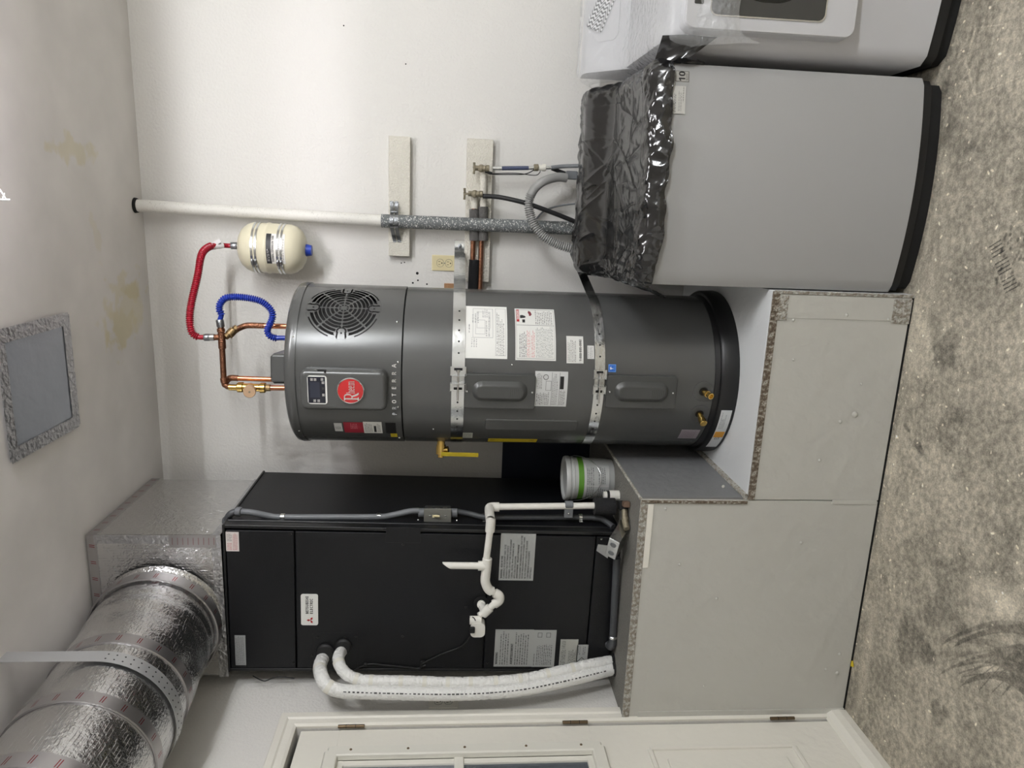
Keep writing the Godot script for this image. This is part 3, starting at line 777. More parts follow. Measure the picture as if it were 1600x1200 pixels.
func air_handler():
	var x0 := -1.813; var x1 := -1.190; var y1 := 2.425; var zb := -3.12
	var o := thing("air_handler", "tall black metal air handler cabinet standing on the upper platform", "air handler", Vector3((x0 + x1) / 2, PT, FZ))
	var b := MB.new()
	b.box(Vector3((x0 + x1) / 2, (PT + y1) / 2, (zb + FZ - 0.022) / 2), Vector3(x1 - x0 - 0.006, y1 - PT - 0.004, FZ - 0.022 - zb), 0.004)
	part("cabinet", b, M.handler, o)
	# front frame: corner posts, top and bottom rails
	b = MB.new(); b.box(Vector3(x1 - 0.006, (PT + y1) / 2 + 0.004, FZ - 0.020), Vector3(0.016, y1 - PT - 0.008, 0.040), 0.004); part("corner_post", b, M.handler_edge, o)
	b = MB.new(); b.box(Vector3(x0 + 0.006, (PT + y1) / 2 + 0.004, FZ - 0.020), Vector3(0.014, y1 - PT - 0.008, 0.036), 0.004); part("corner_post", b, M.handler_edge, o)
	b = MB.new(); b.box(Vector3((x0 + x1) / 2, y1 - 0.004, (zb + FZ) / 2), Vector3(x1 - x0 + 0.006, 0.010, FZ - zb + 0.004), 0.003); part("top_flange", b, M.handler_edge, o)
	b = MB.new(); b.tube([Vector3(x1 + 0.002, PT + 0.02, FZ - 0.040), Vector3(x1 + 0.002, y1 - 0.01, FZ - 0.040)], 0.004, 8); part("edge_rib", b, M.handler_edge, o)
	# three door panels with open joints
	for s in [[2.1625, y1 - 0.012], [1.4215, 2.1575], [PT + 0.108, 1.4165], [PT + 0.006, PT + 0.104]]:
		b = MB.new(); b.box(Vector3((x0 + x1) / 2 - 0.002, (s[0] + s[1]) / 2, FZ - 0.012), Vector3(x1 - x0 - 0.036, s[1] - s[0], 0.024), 0.003); part("front_panel", b, M.handler, o)
	# knock-out outline at the right of the middle panel and round the pipe entry
	for s in [[601, 829, 655, 853], [490, 995, 560, 1052]]:
		var a := pz(s[0], s[1], FZ); var c := pz(s[2], s[3], FZ)
		b = MB.new(); b.box(Vector3((a.x + c.x) / 2, (a.y + c.y) / 2, FZ + 0.0008), Vector3(absf(a.x - c.x), absf(a.y - c.y), 0.0016), 0.0008); part("cover_plate", b, M.handler, o)
	for p in [[597, 833], [659, 833], [628, 856], [452, 842], [540, 1002], [557, 1000], [498, 1002], [630, 999], [461, 1043], [489, 1031], [489, 1048], [755, 925], [728, 952], [763, 1038], [938, 842]]:
		var c := pz(p[0], p[1], FZ); b = MB.new()
		b.lathe([Vector2(0.0055, 0), Vector2(0.005, 0.003), Vector2(0.0, 0.0042)], c, Basis(Vector3(1, 0, 0), Vector3(0, 0, 1), Vector3(0, -1, 0)), 10); part("screw", b, M.steel if p[0] == 938 else M.black_plastic, o)
	# logo plate
	var lo := pz(470, 935, FZ); var hi := pz(498, 983, FZ)
	var c := Vector3((lo.x + hi.x) / 2, (lo.y + hi.y) / 2, FZ)
	var w := absf(lo.x - hi.x); var h := absf(lo.y - hi.y)
	b = MB.new(); b.prism(rounded(w, h, 0.008), 0.003, Transform3D(Basis(), c)); var plate := part("logo_plate", b, M.paper, o)
	b = MB.new()
	var e := Vector3(c.x - w * 0.335, c.y - h * 0.06, FZ + 0.003); var s := h * 0.235
	for a in [90.0, 210.0, 330.0]:
		var u := Vector2.from_angle(deg_to_rad(a)); var v1 := Vector2.from_angle(deg_to_rad(a + 30.0)) * s * 0.577; var v2 := Vector2.from_angle(deg_to_rad(a - 30.0)) * s * 0.577
		b.prism(PackedVector2Array([Vector2.ZERO, v2, u * s, v1]), 0.0005, Transform3D(Basis(), e))
	part("emblem", b, M.red_ink, plate)
	letters("MITSUBISHI", h * 0.17, M.ink, plate, Transform3D(Basis(), c + Vector3(w * 0.155, h * 0.135, 0.003)), true, w * 0.56)
	letters("ELECTRIC", h * 0.17, M.ink, plate, Transform3D(Basis(), c + Vector3(w * 0.118, -h * 0.115, 0.003)), true, w * 0.485)
	# printed notices
	var g := hexc(170, 172, 170); var k := hexc(60, 60, 60); var rd := hexc(170, 70, 70)
	label_at("notice_label", Vector2(351, 840), Vector2(373, 870), FZ, printed(print_tex(96, 64, hexc(214, 206, 202), [[6, 6, 44, 30, 4, rd, 0.9], [50, 6, 90, 30, 4, k, 0.8], [6, 34, 90, 58, 4, rd, 0.9]], 2)), o)
	label_at("notice_label", Vector2(368, 1001), Vector2(387, 1047), FZ, printed(print_tex(128, 56, hexc(150, 152, 152), [[4, 4, 124, 52, 5, k, 0.9]], 3)), o)
	var n1 := label_at("warning_label", Vector2(781, 836), Vector2(832, 909), FZ, printed(print_tex(32, 32, g, [], 4)), o)
	text_block(n1, Vector2(781, 836), Vector2(832, 909), ["^WARNING - RISK OF FIRE", "FLAMMABLE REFRIGERANT USED. TO BE", "REPAIRED ONLY BY TRAINED SERVICE", "PERSONNEL. DO NOT PUNCTURE REFRIGERANT", "TUBING. INSTALL IN ACCORDANCE WITH", "APPLICABLE REGULATIONS", "^AVERTISSEMENT - RISQUE D'INCENDIE", "REFRIGERANT INFLAMMABLE UTILISE. DOIT ETRE", "REPARE UNIQUEMENT PAR UN PERSONNEL FORME.", "NE PAS PERFORER LA TUBULURE DE FLUIDE", "CONFORMEMENT AUX REGLEMENTS", "APPLICABLES"])
	var n2 := label_at("warning_label", Vector2(775, 986), Vector2(832, 1043), FZ, printed(print_tex(112, 112, g, [[6, 16, 106, 44, 7, k, 0.85], [6, 60, 106, 108, 7, k, 0.85]], 5)), o)
	text_line(n2, Vector2(775, 986), Vector2(832, 1043), "WARNING", 0.03, 0.09, 0.06, 0.38)
	text_line(n2, Vector2(775, 986), Vector2(832, 1043), "AVERTISSEMENT", 0.42, 0.48, 0.06, 0.62)
	label_at("notice_label", Vector2(835, 986), Vector2(867, 1043), FZ, printed(print_tex(112, 64, g, [[4, 4, 40, 9, 5, k, 1.0], [6, 12, 70, 60, 5, k, 0.85], [90, 12, 104, 24, -1, k], [90, 36, 104, 48, -1, k]], 6)), o)
	label_at("rating_plate", Vector2(877, 1000), Vector2(902, 1042), FZ, printed(print_tex(96, 56, hexc(176, 177, 170), [[4, 4, 60, 22, 4, k, 0.9], [4, 28, 60, 52, 4, k, 0.8], [64, 6, 90, 20, 4, k, 1.0]], 7)), o)
	var n3 := label_at("flammable_label", Vector2(903, 1008), Vector2(918, 1042), FZ, printed(print_tex(80, 36, g, [[44, 4, 76, 16, 5, k, 1.0], [44, 20, 76, 32, 5, k, 0.9]], 8)), o)
	lo = pz(903, 1008, FZ); hi = pz(918, 1042, FZ)
	var dc := Vector3(hi.x + 0.024, (lo.y + hi.y) / 2, FZ + 0.0012)
	b = MB.new()
	for q in 4:
		var a0 := Vector2.from_angle(PI / 2 * q); var a1 := Vector2.from_angle(PI / 2 * (q + 1))
		b.prism(PackedVector2Array([a0 * 0.020, a1 * 0.020, a1 * 0.0172, a0 * 0.0172]), 0.0004, Transform3D(Basis(), dc))
	b.prism(PackedVector2Array([Vector2(-0.006, -0.007), Vector2(0.006, -0.007), Vector2(0.007, 0.0), Vector2(0.003, 0.004), Vector2(0.0, 0.009), Vector2(-0.003, 0.003), Vector2(-0.007, 0.0)]), 0.0004, Transform3D(Basis(), dc))
	part("flame_diamond", b, M.ink, n3)
	# rubber grommets where the pipes enter
	for p in [[510, 1024, 0.034], [538, 1015, 0.032]]:
		var q := pz(p[0], p[1], FZ + 0.004); b = MB.new()
		b.lathe([Vector2(p[2], -0.004), Vector2(p[2], 0.006), Vector2(p[2] - 0.006, 0.012), Vector2(0.012, 0.012), Vector2(0, 0.010)], q, Basis(Vector3(1, 0, 0), Vector3(0, 0, 1), Vector3(0, -1, 0)), 20); part("grommet", b, M.rubber, o)
	var q := pz(752, 945, FZ + 0.001); b = MB.new()
	b.lathe([Vector2(0.03, 0), Vector2(0.03, 0.003), Vector2(0, 0.003)], q, Basis(Vector3(1, 0, 0), Vector3(0, 0, 1), Vector3(0, -1, 0)), 20); part("grommet", b, M.rubber, o)
	o.rotation.z = deg_to_rad(-0.9)

func text_line(parent: Node, p0: Vector2, p1: Vector2, s: String, v0: float, v1: float, u0: float, u1: float, z := FZ + 0.0012, m: Material = null, bold := true):
	var a := pz(p0.x, p0.y, z); var c := pz(p1.x, p1.y, z)
	var xl := minf(a.x, c.x); var xr := maxf(a.x, c.x); var yt := maxf(a.y, c.y); var yb := minf(a.y, c.y)
	letters(s, (v1 - v0) * (yt - yb), m if m else M.ink, parent, Transform3D(Basis(), Vector3(lerpf(xl, xr, (u0 + u1) / 2), lerpf(yt, yb, (v0 + v1) / 2), z)), bold, (u1 - u0) * (xr - xl))

func text_block(parent: Node, p0: Vector2, p1: Vector2, lines: Array, z := FZ + 0.0012):
	var most := 0
	for l in lines: most = maxi(most, l.length())
	var n := lines.size()
	for i in n:
		var s: String = lines[i]; var bold := s.begins_with("^")
		if bold: s = s.substr(1)
		var v := (i + 0.5) / n * 0.92 + 0.03
		text_line(parent, p0, p1, s, v - 0.026, v + 0.026, 0.04, 0.04 + 0.92 * s.length() / most, z, null, bold)

func ducts():
	# plenum
	var x0 := -1.810; var x1 := -1.208; var zb := -3.12
	var o := thing("foil_plenum", "square silver foil wrapped plenum box between the air handler and the ceiling", "duct", Vector3((x0 + x1) / 2, 2.43, (FZ + zb) / 2))
	var b := MB.new(); b.box(Vector3((x0 + x1) / 2, 2.674, (FZ + zb) / 2), Vector3(x1 - x0, 0.484, FZ - zb), 0.008); part("box", b, M.foil, o)
	var zt := FZ + 0.0008
	b = MB.new(); b.box(Vector3((x0 + x1) / 2, 2.894, zt), Vector3(x1 - x0, 0.034, 0.002)); part("tape_strip", b, M.tape, o)
	b = MB.new(); b.box(Vector3(x1 - 0.016, 2.66, zt + 0.001), Vector3(0.034, 0.45, 0.002), 0.0, Basis()); part("tape_strip", b, M.bare_tape, o)
	b = MB.new(); b.box(Vector3(0, 0, 0), Vector3(0.17, 0.05, 0.002)); part("tape_strip", b, M.tape, o).transform = Transform3D(Basis(Vector3(0, 0, 1), PI / 2), Vector3(x1 - 0.022, 2.53, zt + 0.0025) - o.position)
	b = MB.new(); b.box(Vector3(x1 + 0.001, 2.892, (FZ + zb) / 2), Vector3(0.002, 0.036, FZ - zb)); part("tape_strip", b, M.tape, o)
	b = MB.new(); b.box(Vector3((x0 + x1) / 2, 2.445, zt), Vector3(x1 - x0, 0.035, 0.003)); part("tape_strip", b, M.bare_tape, o)
	b = MB.new(); b.box(Vector3(x1 + 0.001, 2.445, (FZ + zb) / 2), Vector3(0.003, 0.03, FZ - zb)); part("tape_strip", b, M.bare_tape, o)
	# round duct towards the camera
	var d := thing("round_duct", "round foil insulated duct running out from the front of the plenum", "duct", Vector3(-1.59, 2.63, FZ))
	var path := catmull([Vector3(-1.560, 2.665, FZ + 0.004), Vector3(-1.565, 2.66, -2.42), Vector3(-1.580, 2.645, -2.2), Vector3(-1.600, 2.632, -1.8), Vector3(-1.610, 2.635, -1.3), Vector3(-1.610, 2.655, -0.9)], 10)
	var rad := []
	var rng := RandomNumberGenerator.new(); rng.seed = 4
	for p in path: rad.append(0.219 + rng.randf_range(-0.003, 0.003))
	rad[0] = 0.234; rad[1] = 0.230; rad[2] = 0.225
	b = MB.new(); b.tube(path, rad, 48, true, 4.0); part("duct_jacket", b, M.foil_duct, d)
	var at := func(z: float) -> Vector3:
		for i in path.size() - 1:
			if path[i + 1].z >= z: return path[i].lerp(path[i + 1], (z - path[i].z) / (path[i + 1].z - path[i].z))
		return path[-1]
	for e in [[-2.47, 0.05, 0.2345], [-2.13, 0.045, 0.2235], [-1.86, 0.045, 0.2235], [-1.62, 0.05, 0.224]]:
		b = MB.new(); var pp := []; var rr := []
		for k in 5:
			pp.append(at.call(e[0] - e[1] / 2 + e[1] * k / 4)); rr.append(e[2])
		tape_ring(b, pp, e[2]); part("tape_band", b, M.ring_tape, d)
	# perforated hanger strap
	var s := thing("duct_strap", "perforated metal hanger strap looped round the foil duct", "strap", Vector3(-1.3, CEIL, -1.95))
	var c: Vector3 = at.call(-2.02)
	var rs := 0.226
	var pts := [Vector3(c.x + rs, CEIL, -2.02)]; var outs := [Vector3(1, 0, 0)]
	for k in 29:
		var a := deg_to_rad(0.0 - 180.0 * k / 28.0)
		var dir := Vector3(cos(a), sin(a), 0)
		pts.append(Vector3(c.x, c.y, -2.02) + dir * rs); outs.append(dir)
	pts.append(Vector3(c.x - rs, CEIL, -2.02)); outs.append(Vector3(-1, 0, 0))
	b = MB.new(); b.ribbon(pts, outs, Vector3(0, 0, 0.026), 0.0015); part("band", b, M.strap_metal, s)
	for k in range(2, 24):
		b = MB.new(); var n: Vector3 = outs[k]
		for g in [-0.011, 0.011]:
			b.lathe([Vector2(0.0028, 0.0), Vector2(0.0028, 0.0004), Vector2(0, 0.0004)], pts[k] + n * 0.0014 + Vector3(0, 0, g), axis_basis(n), 8)
		part("hole", b, M.black_matte, s)

func tape_ring(b: MB, pp: Array, r: float):
	var m := pp.size(); var segs := 48
	var ax: Vector3 = (pp[-1] - pp[0]).normalized(); var B := axis_basis(ax)
	for k in segs:
		var a := TAU * k / segs; var c := TAU * (k + 1) / segs
		var da := B.x * cos(a) + B.z * sin(a); var dc := B.x * cos(c) + B.z * sin(c)
		var u0 := float(k) / segs; var u1 := float(k + 1) / segs
		b.quadn([pp[0] + da * r, pp[0] + dc * r, pp[-1] + dc * r, pp[-1] + da * r], [da, dc, dc, da], [Vector2(u0, 0), Vector2(u1, 0), Vector2(u1, 1), Vector2(u0, 1)])
		for e in [[pp[0], -ax], [pp[-1], ax]]:
			var q: Vector3 = e[0]; var nn: Vector3 = e[1]
			b.quadn([q + da * r, q + dc * r, q + dc * (r - 0.006), q + da * (r - 0.006)], [nn, nn, nn, nn], [Vector2.ZERO, Vector2.ZERO, Vector2.ZERO, Vector2.ZERO])

# ------------------------------------------------------------------ water heater
func hx(az: float, y: float, r := RH) -> Vector3:
	var a := deg_to_rad(az); return Vector3(AX + sin(a) * r, y, AZ + cos(a) * r)
func hb(az: float) -> Basis:     # x along the line of print, y up, z out of the tank
	var a := deg_to_rad(az); return Basis(Vector3(cos(a), 0, -sin(a)), Vector3.UP, Vector3(sin(a), 0, cos(a)))

func slot(r: float, th: float) -> bool:      # whether the fan grille is open at a radius and angle about its centre
	if r < 0.006 or r > 0.1335: return false
	var x := r * cos(th); var y := r * sin(th)
	var lat := minf(absf(x), absf(y)); var lon := maxf(absf(x), absf(y))
	# the four U-shaped straps
	if lon > 0.088 and lat < 0.026:
		var u := lat; var far := lon - 0.104
		if far > 0.0: return u > 0.0125 and u < 0.0185 and r < 0.1335 or (lon > 0.108 and lon < 0.114 and u < 0.0035)
		var d := Vector2(u, far).length()
		if d < 0.0185 and d > 0.0125: return true
		if d < 0.021: return false
	# thin outer arcs and small tabs
	if r > 0.130: return lat > 0.048
	if r > 0.1225: return false
	var band := (r - 0.004) / 0.0148
	var f := fposmod(band, 1.0)
	if f < 0.27: return false
	var near := 99.0
	for k in 8:
		var a := PI / 4 * k
		var dd := absf(-sin(a) * x + cos(a) * y)
		if cos(a) * x + sin(a) * y > 0.0: near = minf(near, dd)
	var rc := 0.0022
	if f < 0.42 or f > 0.88: rc = 0.0042
	return near > rc

func water_heater():
	var o := thing("water_heater", "tall dark grey tank water heater with a fan grille, standing on the lower step", "water heater", Vector3(AX, NT, AZ))
	var c := Vector3(AX, 0, AZ)
	var b := MB.new()
	b.lathe([Vector2(0, NT), Vector2(0.334, NT), Vector2(0.336, NT + 0.01), Vector2(0.334, NT + 0.058), Vector2(0.328, NT + 0.066), Vector2(0.318, NT + 0.068), Vector2(0.314, NT + 0.085), Vector2(0.305, NT + 0.09)], c, Basis(), 72); part("base_ring", b, M.black_plastic, o)
	b = MB.new(); b.lathe([Vector2(0.300, NT + 0.06), Vector2(RH, NT + 0.06), Vector2(RH, 1.752), Vector2(RH - 0.004, 1.755), Vector2(0.28, 1.755)], c, Basis(), 96); part("jacket", b, M.heater, o)
	# upper shroud with the round hole for the fan grille
	var gz := 52.0; var gy := 1.976; var R := RH + 0.0015
	var hw := rad_to_deg(0.150 / R)
	b = MB.new()
	b.lathe([Vector2(0.28, 1.757), Vector2(R, 1.758), Vector2(R, 2.135)], c, Basis(), 80, deg_to_rad(gz + hw), deg_to_rad(gz - hw) + TAU)
	b.lathe([Vector2(R, 1.758), Vector2(R, gy - 0.150)], c, Basis(), 24, deg_to_rad(gz - hw), deg_to_rad(gz + hw))
	b.lathe([Vector2(R, gy + 0.150), Vector2(R, 2.135)], c, Basis(), 24, deg_to_rad(gz - hw), deg_to_rad(gz + hw))
	var pt := func(rr: float, th: float, dep: float) -> Array:
		var az := deg_to_rad(gz) + rr * cos(th) / R
		var n := Vector3(sin(az), 0, cos(az))
		return [c + n * (R - dep) + Vector3(0, gy + rr * sin(th), 0), n]
	var NTH := 240
	for k in NTH:       # from the circle out to the square
		var t0 := TAU * k / NTH; var t1 := TAU * (k + 1) / NTH
		var e0 := 0.150 / maxf(absf(cos(t0)), absf(sin(t0))); var e1 := 0.150 / maxf(absf(cos(t1)), absf(sin(t1)))
		var q := [pt.call(0.136, t0, 0.0), pt.call(0.136, t1, 0.0), pt.call(e1, t1, 0.0), pt.call(e0, t0, 0.0)]
		b.quadn([q[0][0], q[1][0], q[2][0], q[3][0]], [q[0][1], q[1][1], q[2][1], q[3][1]], [Vector2.ZERO, Vector2.ZERO, Vector2.ZERO, Vector2.ZERO])
	var sh := part("upper_shroud", b, M.heater, o)
	# grille bars
	b = MB.new()
	var NR := 62
	for i in NR:
		var r0 := 0.0002 + 0.1358 * i / NR; var r1 := 0.0002 + 0.1358 * (i + 1) / NR
		var run := -1
		for k in NTH + 1:
			var open := k == NTH or slot((r0 + r1) / 2, TAU * (k + 0.5) / NTH)
			if not open and run < 0: run = k
			if run >= 0 and (open or k - run >= 6):
				var t0 := TAU * run / NTH; var t1 := TAU * k / NTH
				var q := [pt.call(r0, t0, 0.0), pt.call(r0, t1, 0.0), pt.call(r1, t1, 0.0), pt.call(r1, t0, 0.0)]
				b.quadn([q[0][0], q[1][0], q[2][0], q[3][0]], [q[0][1], q[1][1], q[2][1], q[3][1]], [Vector2.ZERO, Vector2.ZERO, Vector2.ZERO, Vector2.ZERO])
				run = -1 if open else k
	part("fan_grille", b, M.heater, o)
	b = MB.new()
	for i in 6:
		for k in 48:
			var t0 := TAU * k / 48; var t1 := TAU * (k + 1) / 48; var r0 := 0.139 * i / 6; var r1 := 0.139 * (i + 1) / 6
			var q := [pt.call(r0, t0, 0.032), pt.call(r0, t1, 0.032), pt.call(r1, t1, 0.032), pt.call(r1, t0, 0.032)]
			b.quadn([q[0][0], q[1][0], q[2][0], q[3][0]], [q[0][1], q[1][1], q[2][1], q[3][1]], [Vector2.ZERO, Vector2.ZERO, Vector2.ZERO, Vector2.ZERO])
	part("fan_screen", b, M.black_matte, o)
	# top cap
	b = MB.new()
	b.lathe([Vector2(0.28, 2.133), Vector2(R + 0.004, 2.134), Vector2(R + 0.005, 2.150), Vector2(R + 0.001, 2.166), Vector2(R - 0.012, 2.176), Vector2(R - 0.03, 2.180), Vector2(0, 2.184)], c, Basis(), 96); part("top_cap", b, M.heater, o)
	b = MB.new(); b.box(hx(6.0, 2.20, 0.17), Vector3(0.11, 0.06, 0.22), 0.012, hb(6.0)); part("top_housing", b, M.heater, o)
	# seam screws
	for s in [[41.0, 1.778], [13.0, 1.769], [-18.5, 1.769], [-54.0, 1.772], [28.0, 2.144], [-44.0, 2.144]]:
		b = MB.new(); b.sphere(hx(s[0], s[1], R + 0.001), 0.005); part("screw", b, M.steel, o)
	for s in [[13.0, 1.355], [-40.0, 1.64], [-35.0, 1.02]]:
		b = MB.new(); b.sphere(hx(s[0], s[1], RH), 0.004); part("screw", b, M.steel, o)
	# control box
	var ca := -4.6; var B := hb(ca); var cc := hx(ca, 1.957, RH + 0.008)
	b = MB.new()
	var cf := 0.042    # front of the box beyond cc
	box_soft(b, cc, B, 0.150, 0.306, cf, 0.026, 0.018)
	var cp := part("control_box", b, M.heater, o)
	var f := cc + B.z * (cf + 0.0004)
	b = MB.new(); b.prism(rounded(0.106, 0.068, 0.010), 0.002, Transform3D(B, f + B * Vector3(0.004, 0.090, 0))); var bz := part("display_bezel", b, M.paper, cp)
	b = MB.new(); b.box(f + B * Vector3(0.004, 0.092, 0.0022), Vector3(0.098, 0.060, 0.002), 0.0008, B); var dp := part("display", b, M.screen, cp)
	b = MB.new(); b.box(f + B * Vector3(0.005, 0.098, 0.0034), Vector3(0.058, 0.034, 0.0008), 0.0, B); part("screen_window", b, mat(hexc(48, 52, 66), 0.1), dp)
	for s in [[-0.046, 0.110], [-0.046, 0.096], [0.033, 0.118], [0.033, 0.106], [-0.024, 0.079], [0.0, 0.079], [0.022, 0.079], [0.034, 0.082]]:
		b = MB.new()
		for q in [[0.0, 0.0036, 0.0088, 0.0008], [0.0, -0.0036, 0.0088, 0.0008], [-0.004, 0.0, 0.0008, 0.008], [0.004, 0.0, 0.0008, 0.008], [0.0, 0.0, 0.003, 0.003]]:
			b.box(f + B * Vector3(s[0] + q[0] + 0.010, s[1] + q[1] - 0.010, 0.0036), Vector3(q[2], q[3], 0.0006), 0.0, B)
		part("button", b, M.ink_grey if s[0] == 0.0 else M.white_letter, dp)
	# round badge
	var bc := f + B * Vector3(0.004, -0.026, 0)
	var Bz := Basis(B.x, B.z, -B.y)
	b = MB.new(); b.lathe([Vector2(0.048, 0), Vector2(0.048, 0.004), Vector2(0.046, 0.006), Vector2(0.0445, 0.005)], bc, Bz, 40); b.lathe([Vector2(0.0448, 0.004), Vector2(0.03, 0.0062), Vector2(0, 0.0072)], bc, Bz, 40)
	var bd := part("badge", b, M.badge_red, cp)
	b = MB.new(); b.lathe([Vector2(0.0487, 0), Vector2(0.0487, 0.0045), Vector2(0.0468, 0.0066), Vector2(0.0448, 0.0055)], bc, Bz, 40); part("badge_rim", b, M.chrome, bd)
	letters("R", 0.052, M.chrome, bd, Transform3D(B, bc + B * Vector3(-0.021, -0.003, 0.0066)), false, 0.030, true)
	letters("heem", 0.0285, M.chrome, bd, Transform3D(B, bc + B * Vector3(0.014, -0.0005, 0.0070)), false, 0.046, true)
	b = MB.new(); b.box(cc + B * Vector3(0.071, 0.075, cf - 0.010), Vector3(0.012, 0.030, 0.006), 0.001, B); b.box(cc + B * Vector3(0.071, 0.062, cf - 0.006), Vector3(0.010, 0.006, 0.010), 0.001, B); part("latch", b, M.black_plastic, cp)
	# raised name below the box
	var nm := "PROTERRA"
	for i in 8:
		letters(nm[i], 0.0155, M.chrome, o, Transform3D(hb(-24.5 + 5.0 * i), hx(-24.5 + 5.0 * i, 1.783, R)), true, 0.0, false, R)
	# stickers: az of the edge read first, az of the other, bottom, top
	var k := hexc(70, 70, 70); var w := hexc(228, 228, 224); var rd := hexc(190, 70, 70)
	sticker(o, "model_sticker", -44.5, -34.5, 1.981, 2.010, R, printed(print_tex(48, 64, hexc(206, 206, 204), [[14, 8, 30, 56, 8, k, 0.9]], 11)))
	var rs := sticker(o, "red_sticker", -46.2, -33.4, 1.902, 1.975, R, printed(print_tex(96, 96, hexc(158, 30, 50), [[40, 34, 88, 70, 7, hexc(236, 200, 200), 0.8]], 12)))
	sticker(o, "white_sticker", -46.6, -32.6, 1.833, 1.902, R, printed(print_tex(96, 96, w, [[10, 8, 88, 50, 8, k, 0.8], [12, 54, 66, 66, 0, hexc(40, 40, 40)], [12, 72, 88, 92, 6, k, 0.8]], 13)))
	b = MB.new(); b.patch(c, R, -46.5, -33.5, 1.781, 1.819, 0.0012, 6); part("cable_hole", b, M.black_matte, o)
	sticker(o, "yellow_tag", -53.0, -47.0, 1.779, 1.804, R, printed(print_tex(48, 48, hexc(206, 186, 40), [[8, 14, 40, 36, 6, hexc(120, 100, 20), 0.9]], 14)))
	# wiring diagram sheet
	var wt := print_tex(160, 128, hexc(236, 236, 232), [[70, 10, 96, 14, 4, k, 1.0], [8, 96, 150, 122, 5, k, 0.6], [8, 92, 152, 124, -1, hexc(170, 170, 170)], [56, 22, 150, 84, -1, hexc(160, 160, 160)], [66, 30, 110, 60, -1, hexc(170, 170, 170)], [84, 34, 138, 76, -1, hexc(175, 175, 175)], [30, 18, 62, 40, 7, hexc(150, 150, 150), 0.6], [100, 20, 140, 48, 8, hexc(150, 150, 150), 0.5], [60, 62, 140, 84, 8, hexc(150, 150, 150), 0.5], [118, 52, 152, 78, 6, hexc(165, 165, 165), 0.5]], 15)
	sticker(o, "wiring_diagram", 16.8, 58.0, 1.373, 1.527, RH, printed(wt))
	# danger sheet
	var dt := print_tex(160, 160, w, [[4, 4, 156, 156, -1, hexc(120, 120, 120)], [8, 16, 84, 46, 6, k, 0.85], [8, 46, 84, 62, 5, rd, 0.95], [8, 64, 84, 80, 5, rd, 0.7], [8, 82, 96, 152, 5, hexc(110, 116, 112), 0.92], [104, 82, 154, 152, 7, k, 0.8], [100, 6, 101, 154, 0, k]], 16)
	var ds := sticker(o, "danger_sheet", 16.3, 56.8, 1.193, 1.343, RH, printed(dt))
	b = MB.new(); b.patch(c, RH + 0.0006, 44.5, 55.5, 1.327, 1.337, 0.0003, 6); part("red_band", b, M.red_ink, ds)
	letters("DANGER", 0.0072, M.white_letter, ds, Transform3D(hb(50.6), hx(50.6, 1.332, RH + 0.0009)), true, 0.044, false, RH)
	# pictogram: hand under falling water, tap
	b = MB.new()
	for p in [[PackedVector2Array([Vector2(-0.008, 0.012), Vector2(0.006, 0.012), Vector2(0.008, 0.004), Vector2(0.004, -0.006), Vector2(-0.002, -0.010), Vector2(-0.006, -0.004)]), 49.0, 1.312], [PackedVector2Array([Vector2(-0.007, 0.004), Vector2(0.007, 0.004), Vector2(0.007, -0.006), Vector2(-0.007, -0.006)]), 45.2, 1.312]]:
		b.prism(p[0], 0.0004, Transform3D(hb(p[1]), hx(p[1], p[2], RH + 0.0006)))
	part("pictogram", b, M.ink, ds)
	b = MB.new(); b.prism(PackedVector2Array([Vector2(-0.012, -0.004), Vector2(-0.004, -0.009), Vector2(0.010, -0.004), Vector2(0.014, 0.004), Vector2(0.004, 0.006), Vector2(-0.004, 0.002), Vector2(-0.012, 0.002)]), 0.0004, Transform3D(hb(52.0), hx(52.0, 1.288, RH + 0.0006))); part("pictogram", b, mat(hexc(100, 26, 36), 0.5), ds)
	# service telephone sticker
	var ts := sticker(o, "service_sticker", 15.0, 34.2, 1.090, 1.153, RH, printed(print_tex(120, 80, hexc(220, 220, 216), [[6, 6, 112, 50, 7, k, 0.75]], 17)), 2.5)
	letters("1-800-995-0982", 0.0085, M.ink, ts, Transform3D(hb(24.2), hx(24.2, 1.1015, RH + 0.0010)), true, 0.082, false, RH)
	sticker(o, "small_sticker", 18.3, 27.6, 1.050, 1.075, RH, printed(print_tex(64, 32, hexc(216, 216, 214), [[4, 4, 60, 9, 5, hexc(20, 20, 20), 1.0], [4, 12, 60, 30, 5, k, 0.7]], 18)))
	var es := sticker(o, "blue_sticker", 9.6, 15.0, 0.967, 0.996, RH, printed(print_tex(48, 48, hexc(30, 98, 190), [[2, 2, 46, 46, -2, hexc(150, 190, 230)], [14, 34, 36, 40, 4, hexc(220, 235, 250), 1.0]], 19)))
	b = MB.new(); b.prism(PackedVector2Array([Vector2(-0.006, 0.006), Vector2(0.002, 0.008), Vector2(0.007, 0.004), Vector2(0.001, 0.003), Vector2(-0.001, -0.006), Vector2(-0.003, 0.002)]), 0.0003, Transform3D(hb(12.2), hx(12.2, 0.982, RH + 0.0007))); part("sticker_mark", b, M.white_letter, es)
	var rp := sticker(o, "rating_plate", -16.0, 9.2, 1.146, 1.268, RH, printed(print_tex(136, 120, hexc(206, 207, 206), [[70, 8, 130, 30, 5, k, 0.8], [6, 8, 60, 60, 6, k, 0.8], [64, 40, 100, 60, -1, k], [6, 66, 130, 88, 5, k, 0.8], [70, 92, 118, 106, 0, hexc(30, 30, 30)], [6, 94, 66, 116, 4, k, 0.9], [4, 62, 132, 63, 0, k], [4, 90, 132, 91, 0, k]], 20)))
